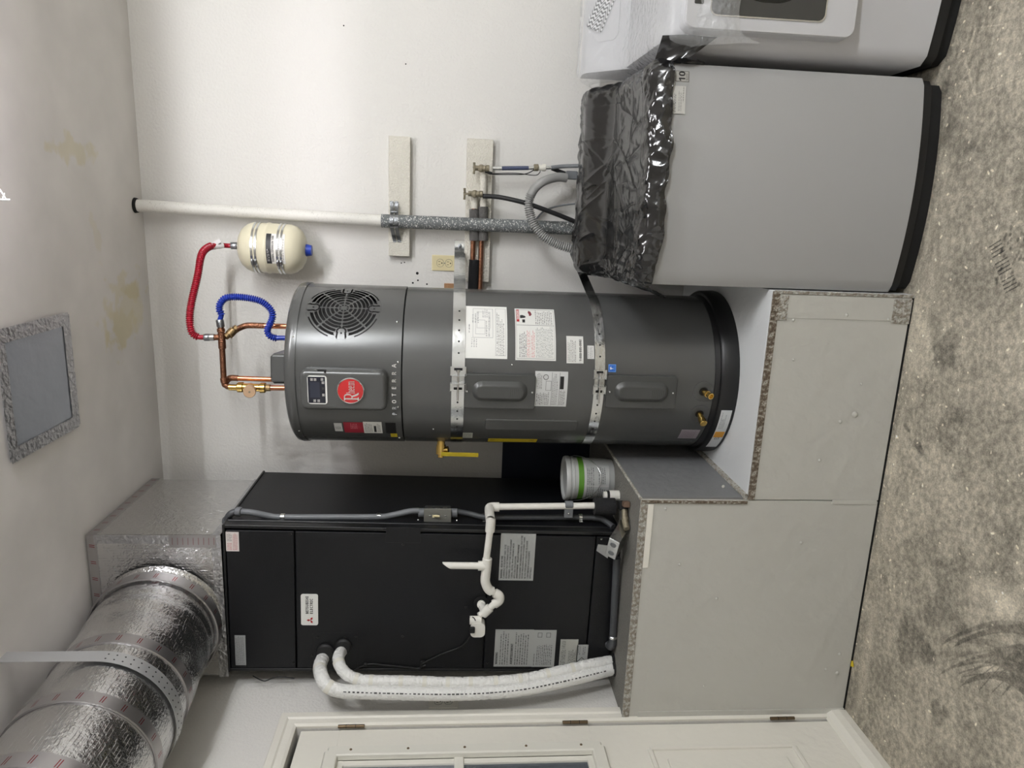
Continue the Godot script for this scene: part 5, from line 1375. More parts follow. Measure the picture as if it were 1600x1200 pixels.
func wall_plumbing():
	for s in [[607, 640, 212, 401, "upper painted wooden block on the white wall, the grey pipe clamped across it"], [730, 764, 216, 441, "lower painted wooden block on the white wall, behind the two tap valves"]]:
		var a := pz(s[0], s[2], ZB + 0.038); var c := pz(s[1], s[3], ZB + 0.038)
		var o := thing("wall_block", s[4], "wood block", Vector3((a.x + c.x) / 2, (a.y + c.y) / 2, ZB), "painted wooden blocks on the back wall")
		var b := MB.new(); b.box(Vector3((a.x + c.x) / 2, (a.y + c.y) / 2, ZB + 0.019), Vector3(absf(a.x - c.x), absf(a.y - c.y), 0.038), 0.0025); part("board", b, M.board_paint, o)
		for k in 4:
			b = MB.new(); b.lathe([Vector2(0.004, 0), Vector2(0.003, 0.0016), Vector2(0, 0.002)], Vector3(lerpf(a.x, c.x, 0.04 + 0.92 * (k % 2)), lerpf(a.y, c.y, 0.25 + 0.5 * (k / 2)), ZB + 0.038), Basis(Vector3(1, 0, 0), Vector3(0, 0, 1), Vector3(0, -1, 0)), 8); part("nail_head", b, M.board_paint, o)
	# drain pipe: painted white upper length and bare speckled grey lower length
	var zp := ZB + 0.074
	var p0 := pz(203, 320.5, zp); p0.y = CEIL
	var p1 := pz(596, 345, zp); var p2 := pz(1000, 361, zp)
	var o := thing("drain_pipe", "long upright drain pipe on the white wall, white above and speckled grey below", "pipe", p1)
	var b := MB.new(); b.tube([p0, p1 - Vector3(0, 0.02, 0)], 0.0255, 24, true, 3.0); part("upper_pipe", b, M.pipe_white, o, "white painted upper pipe")
	b = MB.new(); var pend := p1 + (p2 - p1) / (p2.y - p1.y) * (0.35 - p1.y)
	b.tube([p1, pend], 0.0285, 24, true, 3.0); part("lower_pipe", b, M.pipe_grey, o, "grey lower pipe speckled with white paint")
	b = MB.new(); b.lathe([Vector2(0.026, -0.012), Vector2(0.030, -0.010), Vector2(0.032, 0.0)], p0, Basis(), 24); part("ceiling_gap", b, M.black_matte, o)
	# metal band that clamps it to the upper block
	var pc := p1 + (p2 - p1) * 0.05; pc.z = zp
	o = thing("pipe_clamp", "perforated metal band holding the grey drain pipe to the upper wooden block", "clamp", pc)
	for dy in [-0.008, 0.012]:
		b = MB.new(); var pts := [pc + Vector3(0.085, dy + 0.004, 0.040 - 0.074)]; var outs := [Vector3(0, 0, 1)]
		for k in 13:
			var a := PI * (k / 12.0); var d := Vector3(cos(a), 0, sin(a)); pts.append(pc + d * 0.029 + Vector3(0, dy, 0)); outs.append(d)
		pts.append(pc + Vector3(-0.09, dy - 0.010, 0.040 - 0.074)); outs.append(Vector3(0, 0, 1))
		b.ribbon(pts, outs, Vector3(0, 0.008, 0), 0.0012); part("band", b, M.zinc, o)
	b = MB.new(); b.tube([pc + Vector3(0.040, -0.01, 0.0), pc + Vector3(0.040, 0.018, 0.0)], 0.004, 8); part("bolt", b, M.zinc, o)
	# two supply pipes behind, lagged in places
	var zs := ZB + 0.055
	for s in [[741, 308, 739, 452, "copper supply pipe beside the outlet plate, lagged in grey foam, behind the drain pipe", 0.0], [755, 272, 754, 452, "copper supply pipe farther from the outlet plate, lagged in grey foam, behind the drain pipe", 1.0]]:
		var a := pz(s[0], s[1], zs); var c := pz(s[2], s[3], zs)
		o = thing("supply_pipe", s[4], "pipe", c, "supply pipes to the tap valves")
		b = MB.new()
		c = Vector3(c.x - 0.20, a.y, zs)
		b.tube([a, c], 0.011, 14); part("copper_pipe", b, M.copper_old, o)
		b = MB.new(); b.tube([a + Vector3(0.012, 0, 0), pz(s[0], 326, zs)], 0.015, 14); part("painted_end", b, M.board_paint, o)
		b = MB.new(); b.tube([pz(s[0], 327 - s[5] * 4, zs), pz(s[0], 376, zs)], 0.0215, 18); part("foam_sleeve", b, M.grey_foam, o)
		if s[5] == 0.0:
			b = MB.new(); b.tube([pz(s[0], 406, zs), c], 0.0225, 18); part("foam_sleeve", b, M.foam, o)
	var wb := pz(738, 375, ZB + 0.03); var wc := pz(761, 405, ZB + 0.03)
	b = MB.new(); b.box(Vector3((wb.x + wc.x) / 2, (wb.y + wc.y) / 2, ZB + 0.012), Vector3(absf(wb.x - wc.x), absf(wb.y - wc.y), 0.02), 0.002); single("bare_wood_block", b, M.wood, "small bare brown wood block on the wall behind the copper supply pipes", "wood block")
	wb = pz(694, 443, ZB + 0.02); wc = pz(714, 462, ZB + 0.02)
	b = MB.new(); b.box(Vector3((wb.x + wc.x) / 2, (wb.y + wc.y) / 2, ZB + 0.008), Vector3(absf(wb.x - wc.x), absf(wb.y - wc.y), 0.016), 0.002); single("bare_wood_block", b, M.wood, "short brown wood scrap on the wall behind the upper strap of the heater", "wood block")
	# the two hose valves
	var zt := ZB + 0.085
	for s in [[752, 263, 742, "old brass tap valve whose hose runs straight down beside the lower wooden block", 0.0], [742, 303, 727, "old brass tap valve with a curving black hose, near the drain pipe", 1.0]]:
		var c := pz(s[0], s[1], zt); var hnd := pz(s[2], s[1], zt)
		o = thing("tap_valve", s[3], "tap", c, "tap valves for the washer hoses")
		b = MB.new(); b.tube([c + Vector3(0, 0.004, -0.03), c + Vector3(0, 0.004, 0.012)], 0.012, 14); b.sphere(c, 0.0165); b.tube([c, c + Vector3(0, 0.024, 0.004)], 0.011, 12); nut(b, c + Vector3(0, 0.020, 0.004), Vector3(0, 1, 0), 0.0125, 0.009)
		b.tube([c, c + Vector3(0, -0.020, 0.008)], 0.012, 12); nut(b, c + Vector3(0, -0.034, 0.010), Vector3(0, 1, 0), 0.0155, 0.016)
		part("valve_body", b, M.old_brass, o)
		b = MB.new(); b.tube([c + Vector3(0, 0.028, 0.004), hnd + Vector3(0, 0.0, 0.004)], 0.004, 8)
		for q in 4:
			var d := Vector3(cos(PI / 2 * q + 0.2), 0, sin(PI / 2 * q + 0.2)) * 0.024
			b.tube([hnd + Vector3(0, 0.002, 0.004), hnd + Vector3(0, 0.004, 0.004) + d], [0.0042, 0.0052], 8)
		part("cross_handle", b, M.old_brass, o)
	# straight hose with couplings
	var z2 := ZB + 0.095
	o = thing("supply_hose", "straight blue grey supply hose with two metal couplings running down to the washer", "hose", pz(820, 262, z2))
	b = MB.new(); b.tube([pz(770, 263, z2), pz(786, 263, z2)], 0.0085, 12); b.tube([pz(823, 262.5, z2), pz(834, 262, z2)], 0.0085, 12); b.tube([pz(853, 262, z2), pz(862, 262, z2)], 0.008, 12); part("ferrule", b, M.steel, o)
	b = MB.new(); b.tube([pz(784, 263, z2), pz(826, 262.5, z2)], 0.0088, 14); part("braided_hose", b, mat(hexc(66, 74, 100), 0.4), o)
	b = MB.new(); nut(b, pz(834, 262, z2), pz(840, 262, z2) - pz(834, 262, z2), 0.0165, 0.020); part("coupling", b, M.old_brass, o)
	b = MB.new(); sleeve(b, pz(842, 262, z2), pz(849, 262, z2), 0.0115); nut(b, pz(847, 262, z2), pz(853, 262, z2) - pz(847, 262, z2), 0.017, 0.016); part("sensor_body", b, M.outlet_white, o)
	b = MB.new(); b.tube(catmull([pz(861, 262, z2), pz(880, 260, z2), pz(915, 259, z2 + 0.03), pz(950, 258, z2 + 0.03)], 6), 0.0085, 12); part("lower_hose", b, M.grey_pvc, o)
	o = thing("sensor_wire", "thin black wire looping beside the straight supply hose", "wire", pz(800, 271, z2))
	b = MB.new(); b.tube(catmull([pz(757, 266, z2 - 0.01), pz(766, 272, z2), pz(800, 272.5, z2), pz(820, 272, z2), pz(832, 267, z2 + 0.004), pz(834, 264, z2 + 0.01)], 6), 0.0022, 8); b.tube(catmull([pz(766, 271.5, z2), pz(805, 270.5, z2), pz(835, 274, z2), pz(843, 270, z2), pz(844, 266, z2)], 6), 0.0018, 8); part("wire", b, M.black_plastic, o)
	b = MB.new(); sleeve(b, pz(758, 268, z2), pz(769, 271, z2), 0.006); part("plug", b, M.black_plastic, o)
	b = MB.new(); b.tube(catmull([pz(755, 306.5, zt + 0.008), pz(780, 308, zt + 0.03), pz(820, 317, zt + 0.06), pz(860, 331, zt + 0.06), pz(900, 347, zt + 0.05), pz(960, 372, zt + 0.02)], 8), 0.0098, 14); single("black_hose", b, M.rubber, "curving black rubber hose from the valve near the drain pipe to the washer", "hose")
	b = MB.new(); b.tube(catmull([pz(862, 263, ZB + 0.07), pz(880, 270, ZB + 0.075), pz(905, 278, ZB + 0.08), pz(940, 290, ZB + 0.08)], 6), 0.0085, 12); single("black_hose", b, M.rubber, "short black hose slanting from the straight supply hose behind the sheet", "hose")
	# ribbed drain hose, hooked over
	o = thing("washer_drain_hose", "thick grey ribbed washer drain hose bent in an arch above the black sheet", "hose", pz(850, 330, ZB + 0.16))
	var zh := ZB + 0.15
	b = MB.new(); b.tube(catmull([pz(885, 278, zh - 0.03), pz(870, 277, zh - 0.02), pz(850, 283, zh), pz(836, 294, zh), pz(829, 306, zh)], 8), 0.019, 16); part("smooth_end", b, M.grey_hose, o)
	b = MB.new(); ridged(catmull([pz(829.5, 304, zh), pz(826, 320, zh), pz(832, 345, zh + 0.01), pz(846, 366, zh + 0.02), pz(868, 380, zh + 0.03), pz(892, 388, zh + 0.04), pz(930, 396, zh + 0.04)], 10), 0.0180, 0.0092, 0.0032, b, 16); part("ribbed_hose", b, M.grey_hose, o)
	b = MB.new(); b.box(pz(893, 274, zh - 0.05), Vector3(0.035, 0.05, 0.03), 0.004); part("hose_hook", b, M.grey_pvc, o)
	b = MB.new(); b.tube(catmull([pz(838, 342, ZB + 0.01), pz(850, 330, ZB + 0.02), pz(872, 322, ZB + 0.04), pz(905, 318, ZB + 0.05), pz(940, 318, ZB + 0.06)], 6), 0.0042, 8); single("power_cord", b, M.grey_pvc, "thin grey power cord curving behind the ribbed drain hose", "cord")

func outlet(o: Node3D, c: Vector3, B: Basis, m: Material, w: float, h: float):
	var b := MB.new(); box_soft(b, c, B, w, h, 0.006, 0.003, 0.0025); part("plate", b, m, o)
	for dy in [-0.0195, 0.0195]:
		b = MB.new(); b.prism(rounded(0.034, 0.029, 0.0135, 8), 0.0016, Transform3D(B, c + B * Vector3(0, dy, 0.0058))); var r := part("receptacle", b, m, o)
		b = MB.new(); b.box(c + B * Vector3(-0.0065, dy + 0.004, 0.0076), Vector3(0.0018, 0.008, 0.0006), 0.0, B); b.box(c + B * Vector3(0.0065, dy + 0.004, 0.0076), Vector3(0.0018, 0.0095, 0.0006), 0.0, B); b.box(c + B * Vector3(0, dy - 0.0075, 0.0076), Vector3(0.005, 0.005, 0.0006), 0.0, B); part("slot", b, M.black_matte, r)
		b = MB.new(); b.prism(rounded(0.0362, 0.0312, 0.0145, 8), 0.0008, Transform3D(B, c + B * Vector3(0, dy, 0.0055))); part("rim_shadow_gap", b, M.ink_grey, r)
	b = MB.new(); b.sphere(c + B * Vector3(0, 0, 0.006), 0.003); part("screw", b, M.steel, o)

func heater_plumbing():
	# expansion tank on the wall
	var zt := ZB + 0.135
	var ct := pz(426, 387, zt); var o := thing("expansion_tank", "cream coloured expansion tank strapped to the white wall above the water heater", "tank", Vector3(ct.x, 2.20, ZB))
	var top := pz(374, 385, zt); var bot := pz(479, 391, zt)
	var ax := (top - bot).normalized(); var L := top.distance_to(bot); var B := axis_basis(ax)
	var b := MB.new(); var R := 0.104
	b.lathe([Vector2(0, 0), Vector2(0.03, 0.001), Vector2(0.058, 0.007), Vector2(0.080, 0.020), Vector2(0.096, 0.040), Vector2(R, 0.062), Vector2(R, L * 0.52), Vector2(R + 0.003, L * 0.535), Vector2(R + 0.003, L * 0.56), Vector2(R, L * 0.575), Vector2(R, L - 0.062), Vector2(0.096, L - 0.040), Vector2(0.080, L - 0.020), Vector2(0.058, L - 0.007), Vector2(0.03, L - 0.001), Vector2(0, L)], bot, B, 56, 0.0, TAU, 0.6); part("shell", b, M.tank, o)
	b = MB.new(); b.lathe([Vector2(0.0, -0.024), Vector2(0.022, -0.022), Vector2(0.026, -0.0), Vector2(0.026, 0.004)], bot, B, 20); part("valve_cap", b, M.blue_cap, o)
	for f in [0.33, 0.70]:
		b = MB.new(); var c: Vector3 = bot + ax * L * f
		for dy in [-0.0075, 0.0075]:
			var pts := []; var outs := []
			for k in 57:
				var a := TAU * k / 56.0; var d := B * Vector3(sin(a), 0, cos(a)); pts.append(c + ax * dy + d * (R + 0.0012)); outs.append(d)
			b.ribbon(pts, outs, ax * 0.0042, 0.0014)
		var bd := part("mounting_band", b, M.steel, o)
		var d := (B * Vector3(sin(0.0), 0, cos(0.0))).normalized()
		var az := -0.55 if (B.z.z > 0) else 0.55
		var sd := Vector3(-0.5, 0, 0.86); sd = (sd - ax * sd.dot(ax)).normalized()
		b = MB.new(); b.box(c + sd * (R + 0.006), Vector3(0.022, 0.022, 0.010), 0.002, Basis(sd.cross(ax).normalized(), ax, sd).orthonormalized()); b.tube([c + sd * (R + 0.012) - sd.cross(ax) * 0.02, c + sd * (R + 0.012) + sd.cross(ax) * 0.02], 0.003, 8); part("band_screw", b, M.zinc, bd)
	b = MB.new(); b.box(bot + ax * L * 0.48 + Vector3(0, 0, -R - 0.012), Vector3(0.06, L * 0.6, 0.03), 0.004); part("wall_bracket", b, M.zinc, o)
	# printed label, wrapped on the shell
	var lc := bot + ax * L * 0.38; var k := hexc(70, 70, 70)
	b = MB.new(); b.patch(Vector3(lc.x, 0, lc.z), R + 0.0004, -33.0, 38.0, lc.y - 0.038, lc.y + 0.038, 0.0006, 10)
	var lb := part("tank_label", b, printed(print_tex(96, 96, hexc(228, 226, 218), [[0, 0, 96, 26, 0, hexc(34, 34, 36)], [8, 6, 60, 20, 7, hexc(190, 190, 190), 0.6], [6, 62, 90, 92, 6, k, 0.8]], 41)), o)
	letters("THERMAL EXPANSION TANK", 0.009, M.ink, lb, Transform3D(Basis(Vector3.UP, deg_to_rad(2.5)), Vector3(lc.x, lc.y + 0.011, lc.z) + Basis(Vector3.UP, deg_to_rad(2.5)).z * (R + 0.0012)), true, 0.112, false, R)
	# red and blue ribbed hoses, copper tree
	var zc := -2.85
	var h := [pz(371, 384, zt), pz(356, 384, zt), pz(340, 383, zt + 0.03), pz(326, 386, -3.06), pz(315, 398, -3.0), pz(309, 430, -2.95), pz(301, 465, -2.9), pz(297, 488, -2.87), pz(297, 508, zc), pz(301, 521, zc), pz(310, 526.5, zc), pz(319, 527, zc)]
	var ho := thing("red_hose", "red ribbed flexible water connector looping to the top of the cream tank", "hose", h[6])
	var hp := catmull(h, 8)
	b = MB.new(); ridged(hp.slice(22, hp.size() - 8), 0.0128, 0.0082, 0.0028, b); part("ribbed_tube", b, M.red, ho)
	b = MB.new(); b.tube(hp.slice(0, 24), 0.0098, 12); part("smooth_end", b, M.red, ho); b = MB.new(); b.tube(hp.slice(hp.size() - 10, hp.size()), 0.0098, 12); part("smooth_end", b, M.red, ho)
	b = MB.new(); nut(b, h[0], h[1] - h[0], 0.0165, 0.026); part("coupling_nut", b, M.zinc, ho)
	b = MB.new(); b.tube([top - ax * 0.002, h[0] + (h[1] - h[0]) * 0.1], 0.012, 12); part("tank_nipple", b, M.chrome, o)
	b = MB.new(); var tg0 := pz(349, 383, zt + 0.02); var tg1 := pz(329, 386, zt + 0.05); sleeve(b, tg0, tg1, 0.0125); part("paper_tag", b, printed(print_tex(48, 48, hexc(228, 226, 226), [[6, 20, 42, 40, 5, hexc(20, 20, 20), 1.0]], 42)), ho)
	b = MB.new(); b.box(pz(336, 380, zt + 0.045), Vector3(0.016, 0.05, 0.001), 0.0, Basis(Vector3.BACK, 0.5)); part("paper_tag", b, printed(print_tex(48, 64, hexc(228, 226, 226), [[6, 6, 42, 30, 5, hexc(20, 20, 20), 1.0]], 43)), ho)
	b = MB.new(); nut(b, h[-1] + Vector3(0, 0, 0), pz(328, 527, zc) - pz(319, 527, zc), 0.0155, 0.024); part("coupling_nut", b, M.zinc, ho)
	var bl := [pz(352, 498, zc), pz(346, 491, zc), pz(343, 484, zc), pz(344, 475, zc), pz(352, 466, zc), pz(368, 464, zc), pz(390, 466, zc), pz(408, 471, zc), pz(421, 481, zc), pz(426, 492, zc), pz(423, 504, zc), pz(418, 515, zc), pz(421, 524, zc), pz(430, 528, zc), pz(440, 528, zc)]
	bl[0] = pz(343.5, 500, zc)
	var e := pz(440, 528, zc); bl.append(Vector3(e.x, 2.178, zc))
	ho = thing("blue_hose", "blue ribbed flexible water connector dropping in an S bend to the water heater", "hose", bl[7])
	hp = catmull(bl, 8)
	b = MB.new(); ridged(hp.slice(8, hp.size() - 14), 0.0122, 0.0078, 0.0027, b); part("ribbed_tube", b, M.blue, ho)
	b = MB.new(); b.tube(hp.slice(hp.size() - 16, hp.size()), 0.0098, 12); part("smooth_end", b, M.blue, ho); b = MB.new(); b.tube(hp.slice(0, 10), 0.0098, 12); part("smooth_end", b, M.blue, ho)
	b = MB.new(); nut(b, pz(345, 511, zc), bl[0] - pz(345, 511, zc), 0.016, 0.030); part("coupling_nut", b, M.zinc, ho)
	# copper header and mixing valve
	o = thing("copper_pipework", "bronzed copper pipe tree with brass fittings above the water heater", "pipework", pz(400, 560, zc))
	var p0 := pz(345, 510, zc); var p1 := pz(350, 595, zc); var p2 := pz(358, 605, zc)
	b = MB.new(); b.tube(catmull([p0, pz(347, 540, zc), p1, pz(353, 602, zc), p2], 6), 0.0115, 16); part("header_pipe", b, M.copper_old, o)
	b = MB.new(); sleeve(b, pz(346, 520, zc), pz(347.5, 545, zc), 0.0145); b.tube([pz(331, 527, zc), pz(347, 527, zc)], 0.0118, 14); sleeve(b, pz(349.5, 590, zc), pz(351, 598, zc), 0.0145); sleeve(b, pz(345, 513, zc), pz(345.5, 519, zc), 0.0150); part("tee_fitting", b, M.copper_old, o)
	b = MB.new(); sleeve(b, pz(328, 527, zc), pz(336, 527, zc), 0.0145); part("adapter", b, M.steel, o)
	# branch that slopes to the back port
	b = MB.new(); b.tube([pz(352, 527, zc), pz(362, 519, zc - 0.02)], 0.0125, 14); nut(b, pz(357, 524, zc - 0.01), pz(366, 515, zc - 0.03) - pz(357, 524, zc - 0.01), 0.019, 0.030); nut(b, pz(366, 516, zc - 0.03), pz(372, 512, zc - 0.04) - pz(366, 516, zc - 0.03), 0.0165, 0.016); part("check_valve", b, M.dull_brass, o)
	var c8 := pz(392, 508.5, zc - 0.05); b = MB.new()
	b.tube(catmull([pz(369, 515, zc - 0.03), pz(382, 509.5, zc - 0.05), c8, Vector3(c8.x, 2.33, zc - 0.05)], 6), 0.0118, 14); part("elbow", b, M.copper_old, o)
	b = MB.new(); b.tube([c8, Vector3(c8.x, 2.18, zc - 0.05)], 0.0105, 14); part("copper_pipe", b, M.copper, o)
	# second copper run beside the mixing valve
	var q0 := pz(352, 600, zc - 0.03); var q1 := pz(364, 590, zc - 0.03); var qe := Vector3(q1.x, 2.19, zc - 0.03)
	qe = pz(436, 593.5, zc - 0.03); qe.y = 2.19
	b = MB.new(); b.tube(catmull([q0, pz(355, 594, zc - 0.03), pz(361, 590.5, zc - 0.03), pz(372, 591, zc - 0.03)], 6), 0.0125, 14); part("elbow", b, M.copper_old, o)
	b = MB.new(); b.tube([pz(370, 591, zc - 0.03), qe], 0.0105, 14); part("copper_pipe", b, M.copper, o)
	var mv := Basis(); var zf := zc + 0.03
	b = MB.new(); b.tube([p2, pz(371, 605.5, zc)], 0.013, 14); nut(b, pz(371, 605, zc), pz(380, 605, zc) - pz(371, 605, zc), 0.0215, 0.024); nut(b, pz(406, 606, zc), pz(415, 606, zc) - pz(406, 606, zc), 0.0215, 0.024); b.tube([pz(378, 605, zc), pz(410, 606, zc)], 0.016, 16); part("valve_unions", b, M.brass, o)
	b = MB.new(); var mc := pz(391, 608, zc)
	var kd := (EYE + Vector3(-0.5, 0.15, 0) - mc).normalized(); var kB := axis_basis(kd)
	b.lathe([Vector2(0.019, -0.04), Vector2(0.020, 0.028), Vector2(0.024, 0.030), Vector2(0.024, 0.066), Vector2(0.022, 0.070), Vector2(0, 0.070)], mc, kB, 28); var kn := part("mixing_knob", b, mat(hexc(196, 164, 132), 0.45, 0.3), o)
	b = MB.new(); b.lathe([Vector2(0.004, 0.0701), Vector2(0.004, 0.0712), Vector2(0, 0.0712)], mc, kB, 12); part("screw", b, M.old_brass, kn)
	b = MB.new(); var me := pz(438, 606, zc); me.y = 2.185
	b.tube([pz(414, 606, zc), me], 0.0105, 14); part("copper_pipe", b, M.copper, o); b = MB.new(); sleeve(b, pz(415, 606, zc), pz(423, 606, zc), 0.014); part("adapter", b, M.dull_brass, o)

func condensate_drain():
	var z := FZ + 0.075
	var o := thing("condensate_drain", "white plastic condensate drain line with an open vent stub on the air handler", "drain", pz(760, 880, z))
	var r := 0.0130; var rf := 0.0182
	# down the side on clips, round the corner, across the front
	var zs := -2.60
	var t0 := px(769, 787, -1.150); var t1 := px(944, 789, -1.150); t1.y = 0.94
	var xs := t0.x; t0 = Vector3(xs, t0.y, -2.62); 
	var tc := pz(768, 792, -2.60); var xv := tc.x
	var bot := pz(938, 787, -2.60)
	var b := MB.new(); b.tube([tc, Vector3(lerpf(bot.x, xv, 0.5), 0.99, -2.60)], r, 18); part("down_pipe", b, M.pvc, o)
	var f0 := pz(767, 812, z + 0.01)
	b = MB.new(); b.tube(catmull([tc + Vector3(0, -0.030, 0), tc + Vector3(0, 0.0, 0.002), tc + Vector3(0, 0.010, 0.022), Vector3(tc.x, tc.y + 0.010, z - 0.02)], 6), rf, 18); part("elbow", b, M.pvc, o)
	b = MB.new(); b.tube(catmull([Vector3(tc.x, tc.y + 0.010, z - 0.045), Vector3(tc.x, tc.y + 0.010, z - 0.005), pz(767, 812, z + 0.002), pz(765.5, 830, z)], 6), rf, 18); part("elbow", b, M.pvc, o)
	b = MB.new(); b.tube([pz(766, 825, z), pz(759.5, 878, z)], r, 18); part("cross_pipe", b, M.pvc, o)
	b = MB.new(); sleeve(b, pz(761.5, 872, z), pz(758.5, 903, z), rf); b.tube([pz(759.5, 884, z), pz(747, 884, z)], rf, 18); part("tee_fitting", b, M.pvc, o)
	# vent stub, cut on the slant and open
	var v0 := pz(748, 884, z); var v1 := pz(697, 883.5, z); var up := (v1 - v0).normalized(); var B := axis_basis(up)
	b = MB.new(); var n := 24; var L := v0.distance_to(v1)
	for k in n:
		var pr := []
		for kk in [k, k + 1]:
			var a: float = TAU * kk / n; var d := B * Vector3(sin(a), 0, cos(a))
			var hgt := L + d.x * 0.018 - 0.004
			pr.append([v0 + d * r, v0 + d * r + up * hgt, v0 + d * (r - 0.003) + up * hgt, v0 + d * (r - 0.003) + up * (L * 0.5), d])
		var A: Array = pr[0]; var C: Array = pr[1]; var z4 := [Vector2.ZERO, Vector2.ZERO, Vector2.ZERO, Vector2.ZERO]
		b.quadn([A[0], C[0], C[1], A[1]], [A[4], C[4], C[4], A[4]], z4)
		b.quadn([A[1], C[1], C[2], A[2]], [up, up, up, up], z4)
		b.quadn([A[2], C[2], C[3], A[3]], [-A[4], -C[4], -C[4], -A[4]], z4)
	part("vent_stub", b, M.pvc, o)
	b = MB.new(); b.tube(catmull([pz(758.5, 900, z), pz(758.5, 910, z), pz(763, 920, z), pz(769, 924, z)], 6), rf, 18); part("elbow", b, M.pvc, o)
	b = MB.new(); b.tube([pz(767, 922, z), pz(776, 929, z)], r, 16); part("short_pipe", b, M.pvc, o)
	b = MB.new(); b.tube(catmull([pz(773, 926.5, z), pz(780, 931, z), pz(780, 938, z), pz(772, 944, z)], 6), rf, 18); part("elbow", b, M.pvc, o)
	b = MB.new(); b.tube([pz(774, 942, z), pz(764, 951, z)], r, 16); part("short_pipe", b, M.pvc, o)
	b = MB.new(); sleeve(b, pz(766, 949, z), pz(754, 960, z), rf); b.tube([pz(757, 956, z), pz(752, 945, FZ + 0.03)], 0.0150, 16); b.tube([pz(756, 957, z), pz(748, 962, z + 0.01)], 0.0120, 16); part("wye_fitting", b, M.pvc, o)
	b = MB.new(); sleeve(b, pz(752, 944, FZ - 0.005), pz(752, 945, FZ + 0.04), 0.0165); part("socket", b, M.pvc, o)
	# float switch
	var c := pz(744, 974, z + 0.012); b = MB.new()
	var tq := pz(757, 974, z + 0.012)
	b.tube([pz(734, 969, z + 0.012), pz(752, 969, z + 0.012)], 0.0165, 18); b.prism(rounded(0.060, 0.056, 0.018), 0.040, Transform3D(Basis(), pz(746, 976, z - 0.010))); var fs := part("float_switch", b, M.pvc, o)
	b = MB.new(); b.box(pz(737.5, 982.5, z + 0.026), Vector3(0.024, 0.022, 0.030), 0.003); part("switch_cap", b, M.black_plastic, fs)
	b = MB.new(); b.tube(catmull([pz(738, 964, z + 0.02), pz(741, 966, z + 0.024), pz(743, 970, z + 0.03)], 5), 0.002, 8); part("wire", b, M.black_plastic, fs)
	b = MB.new(); var k0 := Vector3(lerpf(bot.x, xv, 0.30), pz(889, 787, -2.60).y, -2.60); sleeve(b, k0 - Vector3(0, 0.016, 0), k0 + Vector3(0, 0.016, 0), 0.0155); b.box(k0 + Vector3(-0.028, 0, 0.004), Vector3(0.050, 0.034, 0.006), 0.001); var cl := part("pipe_clip", b, M.grey_pvc, o)
	b = MB.new(); b.sphere(k0 + Vector3(-0.035, 0, 0.008), 0.0045); part("screw", b, M.steel, cl)

